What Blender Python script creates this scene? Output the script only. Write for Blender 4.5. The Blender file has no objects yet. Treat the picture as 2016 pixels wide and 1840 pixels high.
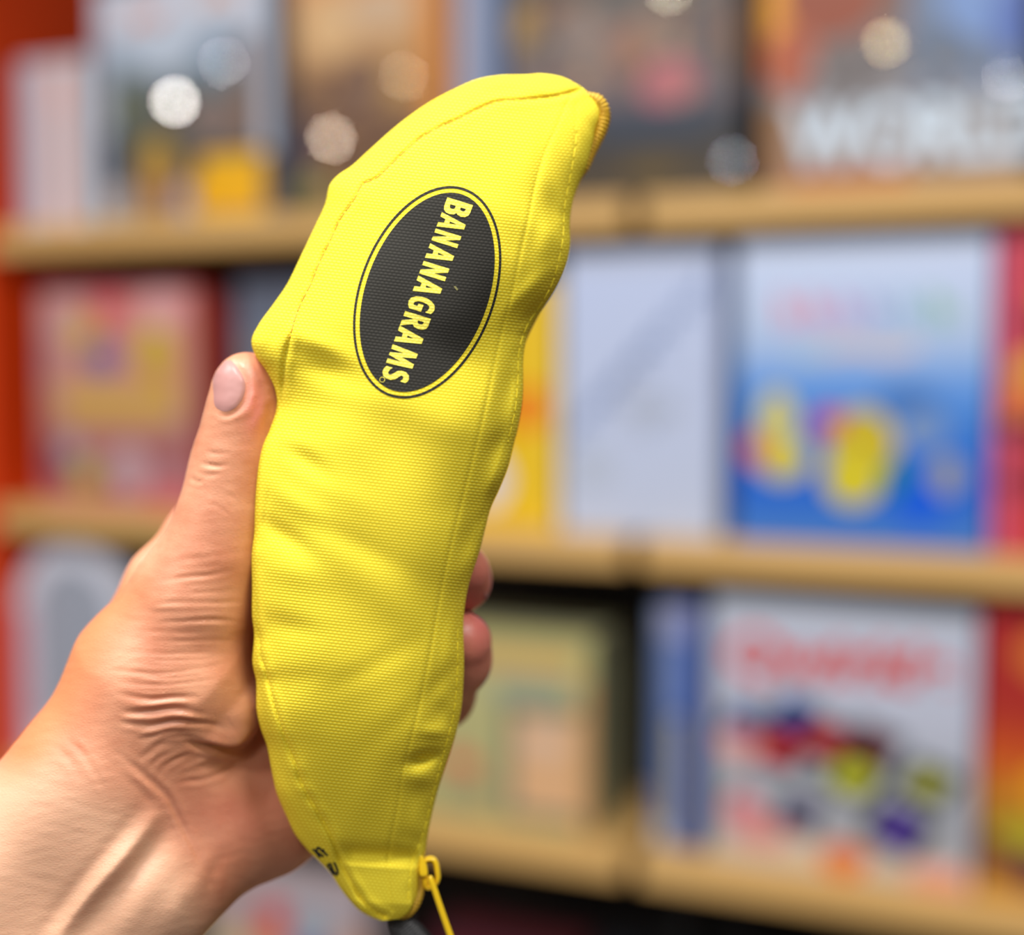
import bpy, bmesh, math, random
import numpy as np
from mathutils import Vector, Matrix
from mathutils.bvhtree import BVHTree

random.seed(7)
SC = bpy.context.scene
COL = SC.collection

# ------------------------------------------------------------------ camera
YAW, PITCH, FPX, CX, CY = math.radians(24.0), math.radians(4.2), 2800.0, 1008.0, 920.0
CAM = Vector((0.0, 0.0, 1.45))
FWD = Vector((-math.sin(YAW) * math.cos(PITCH), math.cos(YAW) * math.cos(PITCH), -math.sin(PITCH)))
RGT = Vector((math.cos(YAW), math.sin(YAW), 0.0))
UPV = RGT.cross(FWD)
cam_data = bpy.data.cameras.new('camera')
cam = bpy.data.objects.new('camera', cam_data)
COL.objects.link(cam)
cam.matrix_world = Matrix(((RGT.x, UPV.x, -FWD.x, CAM.x), (RGT.y, UPV.y, -FWD.y, CAM.y),
                           (RGT.z, UPV.z, -FWD.z, CAM.z), (0, 0, 0, 1)))
cam_data.sensor_fit = 'HORIZONTAL'
cam_data.sensor_width = 36.0
cam_data.lens = FPX / 2016.0 * 36.0
cam_data.clip_start = 0.02
cam_data.dof.use_dof = True
cam_data.dof.focus_distance = 0.309
cam_data.dof.aperture_fstop = 3.9
SC.camera = cam

# ------------------------------------------------------------------ world, lamps, exposure
world = bpy.data.worlds.new('shop_air')
SC.world = world
world.use_nodes = True
world.node_tree.nodes['Background'].inputs[0].default_value = (0.95, 0.97, 1.0, 1)
world.node_tree.nodes['Background'].inputs[1].default_value = 0.13
LAMPS = []
for lx, ly, lp in ((-1.30, -0.12, 25), (-0.35, -0.12, 26), (0.60, -0.12, 22),
                   (-1.30, -1.60, 20), (-0.35, -1.60, 19), (0.60, -1.60, 20)):
    ld = bpy.data.lights.new('ceiling_lamp', 'AREA')
    ld.shape = 'DISK'
    ld.size = 0.40
    ld.energy = lp
    ld.color = (1.0, 0.985, 0.96)
    lo = bpy.data.objects.new('ceiling_lamp', ld)
    lo.location = (lx, ly, 2.75)
    COL.objects.link(lo)
    LAMPS.append(Vector((lx, ly, 2.75)))
SC.view_settings.view_transform = 'Standard'
SC.view_settings.look = 'None'
SC.view_settings.exposure = 0.0
SC.view_settings.gamma = 1.0
SC.view_settings.use_curve_mapping = False
SC.cycles.use_denoising = True

# ------------------------------------------------------------------ helpers
def lin(c):
    return tuple(((v / 255.0) / 12.92 if v / 255.0 <= 0.04045 else ((v / 255.0 + 0.055) / 1.055) ** 2.4) for v in c)

def link_mesh(name, me, mats, parent=None, smooth=True):
    o = bpy.data.objects.new(name, me)
    COL.objects.link(o)
    for m in (mats if isinstance(mats, (list, tuple)) else [mats]):
        me.materials.append(m)
    if smooth and len(me.polygons):
        me.polygons.foreach_set('use_smooth', [True] * len(me.polygons))
    if parent is not None:
        o.parent = parent
    return o

def mesh_from(name, verts, faces, mats, parent=None, smooth=True):
    """world-space vertices -> one mesh object, kept relative to its parent's origin"""
    off = parent_origin(parent)
    me = bpy.data.meshes.new(name)
    me.from_pydata([(v[0] - off[0], v[1] - off[1], v[2] - off[2]) for v in verts], [], [tuple(f) for f in faces])
    me.update()
    return link_mesh(name, me, mats, parent, smooth)

def parent_origin(p):
    o = Vector((0, 0, 0))
    while p is not None:
        o += p.location
        p = p.parent
    return o

def tag(o, label=None, cat=None, group=None, kind=None):
    if label: o['label'] = label
    if cat: o['category'] = cat
    if group: o['group'] = group
    if kind: o['kind'] = kind
    return o

def thing(name, label, cat, loc, group=None):
    o = bpy.data.objects.new(name, None)
    o.empty_display_size = 0.02
    o.location = loc
    COL.objects.link(o)
    return tag(o, label, cat, group)

def box_bm(x0, x1, y0, y1, z0, z1, bevel=0.0, seg=2):
    bm = bmesh.new()
    bmesh.ops.create_cube(bm, size=1.0)
    for v in bm.verts:
        v.co = Vector(((x0 + x1) / 2 + v.co.x * (x1 - x0), (y0 + y1) / 2 + v.co.y * (y1 - y0), (z0 + z1) / 2 + v.co.z * (z1 - z0)))
    if bevel > 0:
        bmesh.ops.bevel(bm, geom=bm.edges[:], offset=bevel, segments=seg, profile=0.5, affect='EDGES')
    return bm

def bm_obj(name, bm, mats, parent=None, smooth=False):
    off = parent_origin(parent)
    for v in bm.verts:
        v.co -= off
    me = bpy.data.meshes.new(name)
    bm.to_mesh(me)
    bm.free()
    return link_mesh(name, me, mats, parent, smooth)

def mat(name, col, rough=0.5, spec=0.5, metallic=0.0):
    m = bpy.data.materials.new(name)
    m.use_nodes = True
    b = m.node_tree.nodes['Principled BSDF']
    b.inputs['Base Color'].default_value = (*col, 1)
    b.inputs['Roughness'].default_value = rough
    b.inputs['Specular IOR Level'].default_value = spec
    b.inputs['Metallic'].default_value = metallic
    return m

def nodes_of(m):
    nt = m.node_tree
    return nt, nt.nodes['Principled BSDF']

def noise_bump(m, scale, strength, dist=0.001, coord='Object'):
    nt, b = nodes_of(m)
    tc = nt.nodes.new('ShaderNodeTexCoord')
    n = nt.nodes.new('ShaderNodeTexNoise')
    n.inputs['Scale'].default_value = scale
    n.inputs['Detail'].default_value = 4
    bp = nt.nodes.new('ShaderNodeBump')
    bp.inputs['Strength'].default_value = strength
    bp.inputs['Distance'].default_value = dist
    nt.links.new(tc.outputs[coord], n.inputs['Vector'])
    nt.links.new(n.outputs['Fac'], bp.inputs['Height'])
    nt.links.new(bp.outputs['Normal'], b.inputs['Normal'])
    return n

# ------------------------------------------------------------------ materials of the shop
def wood_mat():
    m = mat('shelf_wood', lin((214, 170, 104)), 0.45, 0.4)
    nt, b = nodes_of(m)
    tc = nt.nodes.new('ShaderNodeTexCoord')
    mp = nt.nodes.new('ShaderNodeMapping')
    mp.inputs['Scale'].default_value = (1.5, 30, 30)
    n = nt.nodes.new('ShaderNodeTexNoise')
    n.inputs['Scale'].default_value = 3
    n.inputs['Detail'].default_value = 6
    r = nt.nodes.new('ShaderNodeValToRGB')
    r.color_ramp.elements[0].color = (*lin((196, 150, 84)), 1)
    r.color_ramp.elements[1].color = (*lin((226, 184, 118)), 1)
    nt.links.new(tc.outputs['Object'], mp.inputs['Vector'])
    nt.links.new(mp.outputs['Vector'], n.inputs['Vector'])
    nt.links.new(n.outputs['Fac'], r.inputs['Fac'])
    nt.links.new(r.outputs['Color'], b.inputs['Base Color'])
    return m

M_WOOD = wood_mat()
M_RED = mat('red_panel_paint', lin((226, 68, 16)), 0.4)
M_BLACK = mat('black_back_board', (0.012, 0.012, 0.014), 0.7)
M_METAL = mat('black_upright_steel', (0.02, 0.02, 0.02), 0.45)
M_FLOOR = mat('shop_floor', (0.16, 0.13, 0.11), 0.6)
noise_bump(M_FLOOR, 40, 0.2)

def film_mat(fac, tint):
    m = bpy.data.materials.new('glint_film')  # part-mirror film for the added glint facets
    m.use_nodes = True
    nt = m.node_tree
    nt.nodes.clear()
    out = nt.nodes.new('ShaderNodeOutputMaterial')
    mix = nt.nodes.new('ShaderNodeMixShader')
    tr = nt.nodes.new('ShaderNodeBsdfTransparent')
    gl = nt.nodes.new('ShaderNodeBsdfGlossy')
    gl.inputs['Roughness'].default_value = 0.03
    gl.inputs['Color'].default_value = (*tint, 1)
    mix.inputs['Fac'].default_value = fac
    nt.links.new(tr.outputs[0], mix.inputs[1])
    nt.links.new(gl.outputs[0], mix.inputs[2])
    nt.links.new(mix.outputs[0], out.inputs['Surface'])
    return m

def print_mat(name='printed_card', rough=0.38):
    m = mat(name, (0.8, 0.8, 0.8), rough, 0.4)
    nt, b = nodes_of(m)
    a = nt.nodes.new('ShaderNodeAttribute')
    a.attribute_name = 'print'
    nt.links.new(a.outputs['Color'], b.inputs['Base Color'])
    return m
M_PRINT = print_mat()

# ------------------------------------------------------------------ the room shell and the shelving unit
SHELF_Y, BACK_Y = 1.44, 1.68
XL, XR, XM = -1.392, 0.42, -0.500
TOPS = (1.625, 1.262, 0.915, 0.560, 0.200)
THK = 0.034
fl = bm_obj('floor', box_bm(-3.5, 3.5, -3.0, 1.75, -0.05, 0.0), M_FLOOR)
tag(fl, 'brown shop floor under the shelving', 'floor', kind='structure')
wl = bm_obj('wall_back', box_bm(-3.5, 3.5, 1.70, 1.75, 0.0, 2.9), mat('back_wall_paint', (0.25, 0.24, 0.23), 0.8))
tag(wl, 'plain wall behind the shelving', 'wall', kind='structure')

unit = thing('shelving_unit', 'red sided wooden shelving unit stacked with colourful game boxes', 'shelves', (-0.5, 1.56, 0.0))
bm_obj('side_panel', box_bm(XL - 0.03, XL, SHELF_Y - 0.012, BACK_Y + 0.012, 0, 2.15, 0.002), M_RED, unit)
bm_obj('side_panel', box_bm(XR, XR + 0.03, SHELF_Y - 0.012, BACK_Y + 0.012, 0, 2.15, 0.002), M_RED, unit)
bm_obj('back_panel', box_bm(XL, XR, BACK_Y, BACK_Y + 0.012, 0, 2.15), M_BLACK, unit)
bm_obj('upright', box_bm(XM - 0.010, XM + 0.010, BACK_Y - 0.035, BACK_Y, 0, 2.15, 0.001), M_METAL, unit)
for zt in TOPS:
    for a, b in ((XL, XM - 0.010), (XM + 0.010, XR)):
        bm_obj('shelf_board', box_bm(a, b, SHELF_Y, BACK_Y, zt - THK, zt, 0.002), M_WOOD, unit)

# ------------------------------------------------------------------ printed game boxes
ALB = 1.0
class Art:
    """cover artwork: colours on a fine grid; every shape in photo pixels inside the cover's own rectangle"""
    def __init__(self, rect, w, h, base):
        self.r = rect
        self.nx, self.ny = max(4, int(w / 0.0025)), max(4, int(h / 0.0025))
        x0, y0, x1, y1 = rect
        xs = np.linspace(x0, x1, self.nx + 1)
        ys = np.linspace(y1, y0, self.ny + 1)
        self.X, self.Y = np.meshgrid(xs, ys)
        self.a = np.zeros(self.X.shape + (3,))
        self.a[:] = base
    def put(self, m, c):
        self.a[m] = c
    def rect(self, x0, y0, x1, y1, c):
        self.put((self.X >= x0) & (self.X <= x1) & (self.Y >= y0) & (self.Y <= y1), c)
    def ell(self, cx, cy, rx, ry, c):
        self.put(((self.X - cx) / rx) ** 2 + ((self.Y - cy) / ry) ** 2 <= 1, c)
    def line(self, pts, w, c):
        for (ax, ay), (bx, by) in zip(pts[:-1], pts[1:]):
            dx, dy = bx - ax, by - ay
            h = np.clip(((self.X - ax) * dx + (self.Y - ay) * dy) / (dx * dx + dy * dy + 1e-9), 0, 1)
            self.put(np.hypot(self.X - ax - h * dx, self.Y - ay - h * dy) <= w / 2, c)
    def bands(self, stops):
        """printed colour wash from top to bottom: (y, colour) stops"""
        ys = [s[0] for s in stops]
        for k in range(3):
            self.a[..., k] = np.interp(self.Y, ys, [s[1][k] for s in stops])
    def poly(self, pts, c):
        ins = np.zeros(self.X.shape, bool)
        n = len(pts)
        for i in range(n):
            (ax, ay), (bx, by) = pts[i], pts[(i + 1) % n]
            cond = ((ay > self.Y) != (by > self.Y)) & (self.X < (bx - ax) * (self.Y - ay) / (by - ay + 1e-12) + ax)
            ins ^= cond
        self.put(ins, c)
    def speck(self, x0, y0, x1, y1, n, size, cols, seed):
        rg = random.Random(seed)
        for _ in range(n):
            self.ell(rg.uniform(x0, x1), rg.uniform(y0, y1), size * rg.uniform(.5, 1.2), size * rg.uniform(.5, 1.2), rg.choice(cols))

def card(c, k=ALB):
    return tuple(min(0.92, v * k) for v in lin(c))

def game_box(x0, x1, z0, z1, depth, art, label, side=(150, 150, 150), yf=SHELF_Y + 0.03, rot=0.0, name='game_box', cat='game box'):
    cxm = (x0 + x1) / 2
    g = thing(name, label, cat, (cxm, yf + depth / 2, z0), 'game boxes on the shelves')
    ms = mat('box_card', card(side), 0.5, 0.3)
    bm_obj('box_body', box_bm(x0, x1, yf, yf + depth, z0, z1, 0.0015), ms, g)
    a = art.a
    ny, nx = a.shape[0] - 1, a.shape[1] - 1
    vs, fs = [], []
    e = 0.0012
    for j in range(ny + 1):
        for i in range(nx + 1):
            vs.append((x0 + e + (x1 - x0 - 2 * e) * i / nx, yf - 0.0008, z0 + e + (z1 - z0 - 2 * e) * j / ny))
    for j in range(ny):
        for i in range(nx):
            k = j * (nx + 1) + i
            fs.append((k, k + 1, k + nx + 2, k + nx + 1))
    o = mesh_from('front_cover', vs, fs, M_PRINT, g, False)
    at = o.data.color_attributes.new('print', 'FLOAT_COLOR', 'POINT')
    lc = np.ones((len(vs), 4), np.float32)
    s = a.reshape(-1, 3) / 255.0
    l = np.where(s <= 0.04045, s / 12.92, ((s + 0.055) / 1.055) ** 2.4)
    lc[:, :3] = np.clip(l * ALB, 0, 0.92)
    at.data.foreach_set('color', lc.ravel())
    if rot:
        g.rotation_euler.z = rot
    g['_front'] = yf
    del g['_front']
    return g, o

def glint(parent, x, z, yf, lamp, rad, fac=.05, tint=(1, 1, 1)):
    """an added film facet on a cover, aimed to mirror a lamp into the camera"""
    p = Vector((x, yf - 0.004, z))
    n = ((LAMPS[lamp] - p).normalized() + (CAM - p).normalized()).normalized()
    t = n.orthogonal().normalized()
    s = n.cross(t)
    vs, fs = [], []
    rings, seg = 5, 20
    R = 0.6
    for i in range(rings + 1):
        r = rad * i / rings
        for k in range(seg):
            a = 2 * math.pi * k / seg
            vs.append(p + t * r * math.cos(a) + s * r * math.sin(a) - n * (r * r / (2 * R)))
    for i in range(rings):
        for k in range(seg):
            k2 = (k + 1) % seg
            fs.append((i * seg + k, (i + 1) * seg + k, (i + 1) * seg + k2, i * seg + k2))
    # skirt of film running back to the cover
    b0 = len(vs)
    for k in range(seg):
        a = 2 * math.pi * k / seg
        q = p + (t * math.cos(a) + s * math.sin(a)) * rad * 1.5
        vs.append(Vector((q.x, yf - 0.001, q.z)))
    for k in range(seg):
        k2 = (k + 1) % seg
        fs.append((rings * seg + k, b0 + k, b0 + k2, rings * seg + k2))
    mesh_from('glint_facet', vs, fs, film_mat(fac, tint), parent, True)

YB = SHELF_Y + 0.03
# ---- top shelf
Z = TOPS[0]
a = Art((25, 90, 185, 450), .125, .243, (190, 192, 204))
a.rect(25, 90, 48, 450, (205, 175, 185)); a.rect(108, 100, 138, 450, (232, 170, 150)); a.rect(108, 130, 140, 200, (244, 160, 128)); a.rect(150, 90, 185, 450, (206, 206, 216))
game_box(-1.364, -1.250, Z, Z + .218, .07, a, 'slim pale grey game box with orange stripe beside the red panel', (205, 190, 195))

a = Art((185, -20, 550, 440), .262, .300, (190, 198, 215))
a.bands([(-20, (200, 205, 222)), (40, (208, 212, 226)), (105, (176, 188, 206)), (150, (120, 134, 148)), (230, (98, 98, 92)), (330, (84, 78, 74)), (440, (120, 112, 108))])
a.line([(255, 60), (275, 35), (300, 58), (330, 38)], 18, (222, 160, 140)); a.line([(420, 30), (440, 5), (470, 30)], 26, (206, 160, 140))
a.ell(330, 120, 70, 35, (190, 200, 216)); a.ell(450, 130, 50, 40, (120, 140, 160)); a.rect(185, 130, 215, 430, (176, 184, 200)); a.rect(480, 100, 515, 300, (132, 104, 90))
a.ell(255, 220, 40, 60, (100, 104, 88)); a.rect(200, 260, 240, 370, (56, 70, 84)); a.ell(430, 250, 50, 45, (130, 112, 106))
a.ell(312, 320, 38, 42, (176, 142, 50)); a.rect(285, 330, 342, 430, (180, 126, 56)); a.ell(300, 350, 12, 16, (210, 160, 90))
a.rect(400, 318, 530, 430, (236, 176, 22)); a.ell(410, 390, 26, 40, (232, 170, 24)); a.rect(430, 350, 520, 360, (246, 196, 60)); a.rect(430, 385, 520, 395, (240, 160, 16))
a.ell(238, 400, 30, 34, (176, 156, 144)); a.ell(365, 400, 20, 30, (150, 150, 176)); a.rect(525, -20, 550, 320, (186, 192, 208))
g, _ = game_box(-1.234, -0.968, Z, Z + .300, .07, a, 'white topped game box with scenic art and yellow badges', (120, 118, 128))
for px_x, px_z, lamp, rad, fac, tint in ((353, 203, 1, .0085, .20, (1, .97, .93)), (450, 140, 1, .0085, .045, (.9, .95, 1))):
    x = -1.236 + (px_x - 185) / 365 * .274
    glint(g, x, 1.618 + (440 - px_z) / 440 * .288, YB, lamp, rad, fac, tint)

a = Art((580, -20, 890, 430), .205, .285, (196, 150, 104))
a.bands([(-20, (214, 150, 100)), (60, (212, 164, 112)), (140, (190, 146, 100)), (200, (130, 98, 74)), (300, (104, 74, 58)), (430, (120, 96, 66))])
a.ell(660, 80, 55, 60, (218, 178, 130)); a.ell(760, 60, 70, 40, (204, 172, 140)); a.rect(840, -20, 890, 300, (206, 132, 58)); a.ell(720, 200, 50, 60, (120, 92, 78))
a.rect(580, 240, 605, 370, (70, 72, 92)); a.ell(800, 200, 40, 50, (170, 130, 80)); a.ell(620, 380, 30, 30, (120, 120, 70)); a.speck(620, 160, 850, 400, 30, 14, [(140, 100, 70), (96, 70, 60), (170, 130, 90)], 3)
g, _ = game_box(-0.940, -0.736, Z, Z + .285, .065, a, 'orange and brown game box partly behind the raised pouch', (70, 74, 96))
for px_x, px_z, lamp, rad, fac, tint in ((655, 268, 1, .0085, .085, (1, .8, .62)), (802, 165, 2, .0085, .032, (1, .85, .55))):
    glint(g, -.937 + (px_x - 580) / 310 * .208, 1.614 + (430 - px_z) / 430 * .265, YB, lamp, rad, fac, tint)

a = Art((890, -20, 1000, 400), .066, .265, (134, 144, 172))
a.rect(890, -20, 902, 400, (200, 130, 70)); a.rect(902, -20, 955, 400, (146, 152, 178)); a.rect(965, -20, 1000, 400, (86, 112, 152)); a.rect(915, 40, 945, 260, (158, 160, 180))
game_box(-0.730, -0.664, Z, Z + .275, .10, a, 'narrow blue grey game box beside the dark pictorial one', (60, 80, 112))

a = Art((1000, -20, 1450, 370), .26, .245, (78, 72, 68))
a.bands([(-20, (72, 64, 58)), (40, (92, 80, 70)), (140, (120, 104, 98)), (210, (112, 96, 98)), (240, (58, 62, 74)), (300, (66, 58, 50)), (370, (84, 70, 50))])
a.ell(1035, 80, 34, 38, (168, 132, 70)); a.ell(1100, 60, 50, 30, (110, 76, 56)); a.ell(1160, 100, 70, 50, (132, 116, 110)); a.ell(1250, 130, 40, 45, (152, 106, 84)); a.ell(1320, 190, 56, 40, (180, 106, 112))
a.ell(1230, 60, 60, 30, (96, 90, 86)); a.ell(1300, 100, 40, 40, (140, 116, 100)); a.rect(1390, -20, 1425, 200, (72, 78, 88)); a.ell(1440, 120, 20, 60, (140, 100, 70)); a.rect(1180, 225, 1400, 275, (54, 62, 78)); a.ell(1290, 325, 60, 20, (96, 78, 44))
a.speck(1030, 20, 1400, 220, 40, 12, [(150, 120, 104), (90, 80, 80), (170, 140, 110), (120, 80, 70), (70, 66, 70)], 5)
g, _ = game_box(-0.658, -0.396, Z, Z + .262, .07, a, 'dark game box with pink and brown picture right of the pouch tip', (46, 46, 54))
for px_x, px_z, lamp, rad, fac, tint in ((1322, 18, 2, .0085, .05, (1, .95, .7)), (1480, 322, 2, .008, .030, (.8, .88, 1))):
    glint(g, min(-.402, -.659 + (px_x - 1000) / 450 * .261), 1.632 + (370 - px_z) / 370 * .219, YB, lamp, rad, fac, tint)

a = Art((1500, -20, 2016, 345), .257, .225, (140, 120, 112))
a.bands([(-20, (120, 82, 70)), (60, (126, 100, 90)), (130, (126, 118, 116)), (200, (140, 136, 140)), (345, (150, 120, 100))])
a.rect(1500, -20, 1565, 160, (210, 112, 50)); a.ell(1530, 40, 34, 60, (238, 160, 30)); a.ell(1640, 30, 100, 70, (150, 74, 48)); a.ell(1560, 130, 50, 60, (176, 90, 60))
a.rect(1790, -20, 2016, 200, (112, 128, 156)); a.ell(1940, 40, 90, 80, (120, 150, 204)); a.ell(1850, 150, 60, 50, (100, 112, 132)); a.ell(1990, 90, 40, 60, (84, 110, 180)); a.ell(1690, 150, 70, 40, (112, 104, 104))
a.rect(1500, 200, 1560, 330, (150, 110, 76)); a.rect(1560, 318, 1800, 345, (176, 100, 66)); a.speck(1580, 140, 1990, 200, 30, 10, [(160, 156, 160), (110, 104, 104)], 6)
g, cov = game_box(-0.372, -0.112, Z, Z + .226, .07, a, 'game box with big white WORLD lettering, rightmost on its shelf', (58, 58, 66))
for px_x, px_z, lamp, rad, fac, tint in ((1752, 98, 2, .0085, .055, (1, .8, .45)), (1980, 180, 2, .008, .026, (.9, .95, 1))):
    glint(g, -.370 + (px_x - 1505) / 511 * .256, 1.633 + (340 - px_z) / 340 * .189, YB, lamp, rad, fac, tint)

def lettering(text, x0, x1, z0, z1, y, m, parent, name='title_lettering', shear=0.0, bold=0.0, arch=0.0):
    cu = bpy.data.curves.new('lettering', 'FONT')
    cu.body = text
    cu.size = 1.0
    cu.offset = bold
    cu.shear = shear
    cu.extrude = 0.0
    tmp = bpy.data.objects.new('lettering', cu)
    COL.objects.link(tmp)
    bpy.context.view_layer.update()
    me = bpy.data.meshes.new_from_object(tmp.evaluated_get(bpy.context.evaluated_depsgraph_get()))
    bpy.data.objects.remove(tmp)
    co = np.array([v.co[:] for v in me.vertices])
    lo, hi = co.min(0), co.max(0)
    off = parent_origin(parent)
    for v in me.vertices:
        u = (v.co.x - lo[0]) / (hi[0] - lo[0])
        w = (v.co.y - lo[1]) / (hi[1] - lo[1])
        v.co = Vector((x0 + (x1 - x0) * u, y, z0 + (z1 - z0) * w + arch * u)) - off
    return link_mesh(name, me, m, parent, False)

M_WHITEINK = mat('white_ink', card((214, 230, 255)), 0.35)
M_REDINK = mat('red_ink', card((214, 62, 48)), 0.4)
lettering('WORLD', -0.343, -0.090, Z + .022, Z + .086, YB - .0022, M_WHITEINK, g, bold=0.035)

# ---- middle shelf
Z = TOPS[1]
a = Art((60, 530, 400, 965), .27, .283, (196, 128, 122))
a.bands([(530, (198, 122, 124)), (600, (204, 136, 122)), (730, (196, 140, 122)), (830, (170, 116, 112)), (965, (190, 110, 108))])
a.ell(120, 590, 60, 50, (196, 148, 146)); a.ell(330, 570, 45, 40, (216, 160, 160)); a.ell(215, 560, 35, 25, (208, 84, 92)); a.ell(160, 615, 30, 34, (202, 164, 54)); a.ell(198, 665, 38, 32, (110, 100, 150)); a.ell(210, 610, 16, 18, (200, 100, 120))
a.ell(315, 655, 38, 52, (198, 170, 56)); a.ell(330, 700, 22, 40, (200, 150, 50)); a.rect(110, 725, 360, 785, (204, 162, 82)); a.rect(60, 620, 100, 720, (176, 130, 134)); a.rect(130, 795, 330, 815, (190, 130, 104))
a.ell(95, 880, 30, 40, (120, 72, 92)); a.ell(125, 850, 26, 26, (170, 150, 160)); a.ell(160, 905, 30, 32, (172, 164, 60)); a.ell(255, 890, 40, 50, (190, 156, 164)); a.ell(215, 915, 12, 20, (110, 90, 90)); a.ell(340, 870, 40, 30, (160, 90, 96)); a.ell(345, 910, 26, 24, (180, 140, 150)); a.rect(300, 925, 400, 965, (206, 96, 98))
game_box(-1.338, -1.086, Z, Z + .283, .10, a, 'pink game box with yellow figures beside the red panel', (196, 62, 50))

a = Art((440, 510, 900, 990), .30, .29, (104, 110, 126))
a.bands([(510, (84, 86, 100)), (600, (104, 112, 130)), (800, (110, 116, 132)), (990, (96, 92, 100))])
a.speck(460, 560, 880, 960, 24, 20, [(120, 126, 140), (84, 90, 110), (140, 130, 110)], 8)
game_box(-1.040, -0.800, Z, Z + .290, .05, a, 'slate blue game box mostly hidden behind pouch and thumb', (80, 84, 96), yf=SHELF_Y + .05)

a = Art((850, 555, 1100, 1065), .16, .278, (230, 188, 30))
a.ell(1052, 815, 34, 46, (232, 112, 20)); a.ell(985, 965, 34, 60, (214, 210, 222)); a.rect(1078, 555, 1100, 1065, (236, 196, 60)); a.ell(950, 750, 40, 70, (236, 196, 60)); a.ell(930, 900, 30, 60, (220, 200, 150))
game_box(-0.780, -0.600, Z, Z + .280, .06, a, 'yellow game box with orange spot showing right of the pouch', (214, 170, 40))

a = Art((1105, 490, 1420, 1060), .183, .31, (190, 202, 232))
a.bands([(490, (176, 180, 196)), (530, (190, 202, 234)), (800, (188, 198, 226)), (1060, (190, 198, 220))])
for i in range(9):
    t = i / 8
    cx, cy = 1130 + 260 * t, 850 - 290 * t
    cc = (104, 124, 166) if 2 <= i <= 5 else (136, 152, 190)
    a.line([(cx - 14, cy + 26), (cx + 6, cy - 26)], 12, cc); a.line([(cx - 10, cy + 6), (cx + 20, cy + 16)], 10, cc)
a.ell(1290, 810, 60, 30, (176, 184, 204)); a.ell(1170, 930, 40, 40, (180, 188, 206)); a.speck(1240, 720, 1400, 860, 14, 12, [(176, 180, 196), (164, 174, 198)], 4)
game_box(-0.594, -0.414, Z, Z + .310, .062, a, 'white game box with diagonal grey lettering next to the yellow one', (176, 190, 226))

a = Art((1465, 470, 1950, 1085), .25, .315, (150, 180, 230))
a.bands([(470, (198, 206, 226)), (520, (200, 214, 244)), (640, (184, 200, 230)), (700, (160, 186, 228)), (760, (104, 154, 226)), (840, (64, 126, 210)), (960, (30, 98, 208)), (1085, (74, 124, 196))])
cols = [(222, 150, 170), (214, 146, 176), (190, 160, 206), (160, 170, 214), (150, 186, 214), (140, 186, 160)]
for i in range(6):
    x = 1555 + i * 58
    a.line([(x, 585), (x + 8, 640)], 16, cols[i]); a.line([(x, 612), (x + 28, 604), (x + 34, 640)], 13, cols[i])
a.line([(1650, 692), (1700, 684), (1760, 700), (1810, 690)], 26, (206, 190, 190)); a.line([(1590, 705), (1640, 700)], 20, (176, 194, 206))
a.ell(1548, 835, 36, 62, (214, 202, 100)); a.ell(1560, 915, 52, 44, (208, 196, 76)); a.ell(1500, 895, 22, 34, (206, 90, 80)); a.ell(1520, 910, 16, 24, (220, 140, 60))
a.ell(1715, 880, 66, 72, (206, 182, 40)); a.ell(1700, 950, 56, 56, (212, 196, 40)); a.ell(1652, 838, 30, 26, (206, 50, 110)); a.ell(1775, 945, 18, 34, (20, 126, 80)); a.ell(1830, 850, 46, 38, (120, 146, 190)); a.ell(1878, 940, 26, 38, (160, 156, 140))
a.ell(1540, 830, 6, 8, (40, 40, 40)); a.ell(1700, 870, 7, 9, (40, 40, 40)); a.ell(1735, 870, 7, 9, (40, 40, 40)); a.ell(1800, 790, 60, 30, (70, 118, 188)); a.ell(1830, 1000, 50, 40, (10, 90, 220))
game_box(-0.396, -0.140, Z, Z + .316, .062, a, 'white and blue game box with round yellow figures', (110, 146, 206))

a = Art((1960, 460, 2130, 1090), .12, .32, (196, 62, 66))
a.rect(1960, 460, 1972, 1090, (206, 90, 130)); a.ell(2010, 740, 40, 50, (212, 150, 44)); a.ell(1985, 800, 26, 40, (214, 110, 60)); a.ell(1985, 850, 18, 22, (60, 30, 40)); a.ell(2020, 640, 40, 40, (140, 40, 44)); a.ell(1995, 950, 30, 30, (150, 50, 64)); a.ell(2060, 600, 60, 60, (220, 170, 60))
game_box(-0.136, 0.030, Z, Z + .320, .07, a, 'red game box with yellow spot at right edge, middle shelf', (200, 80, 96))

# ---- bottom shelf
Z = TOPS[2]
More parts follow.
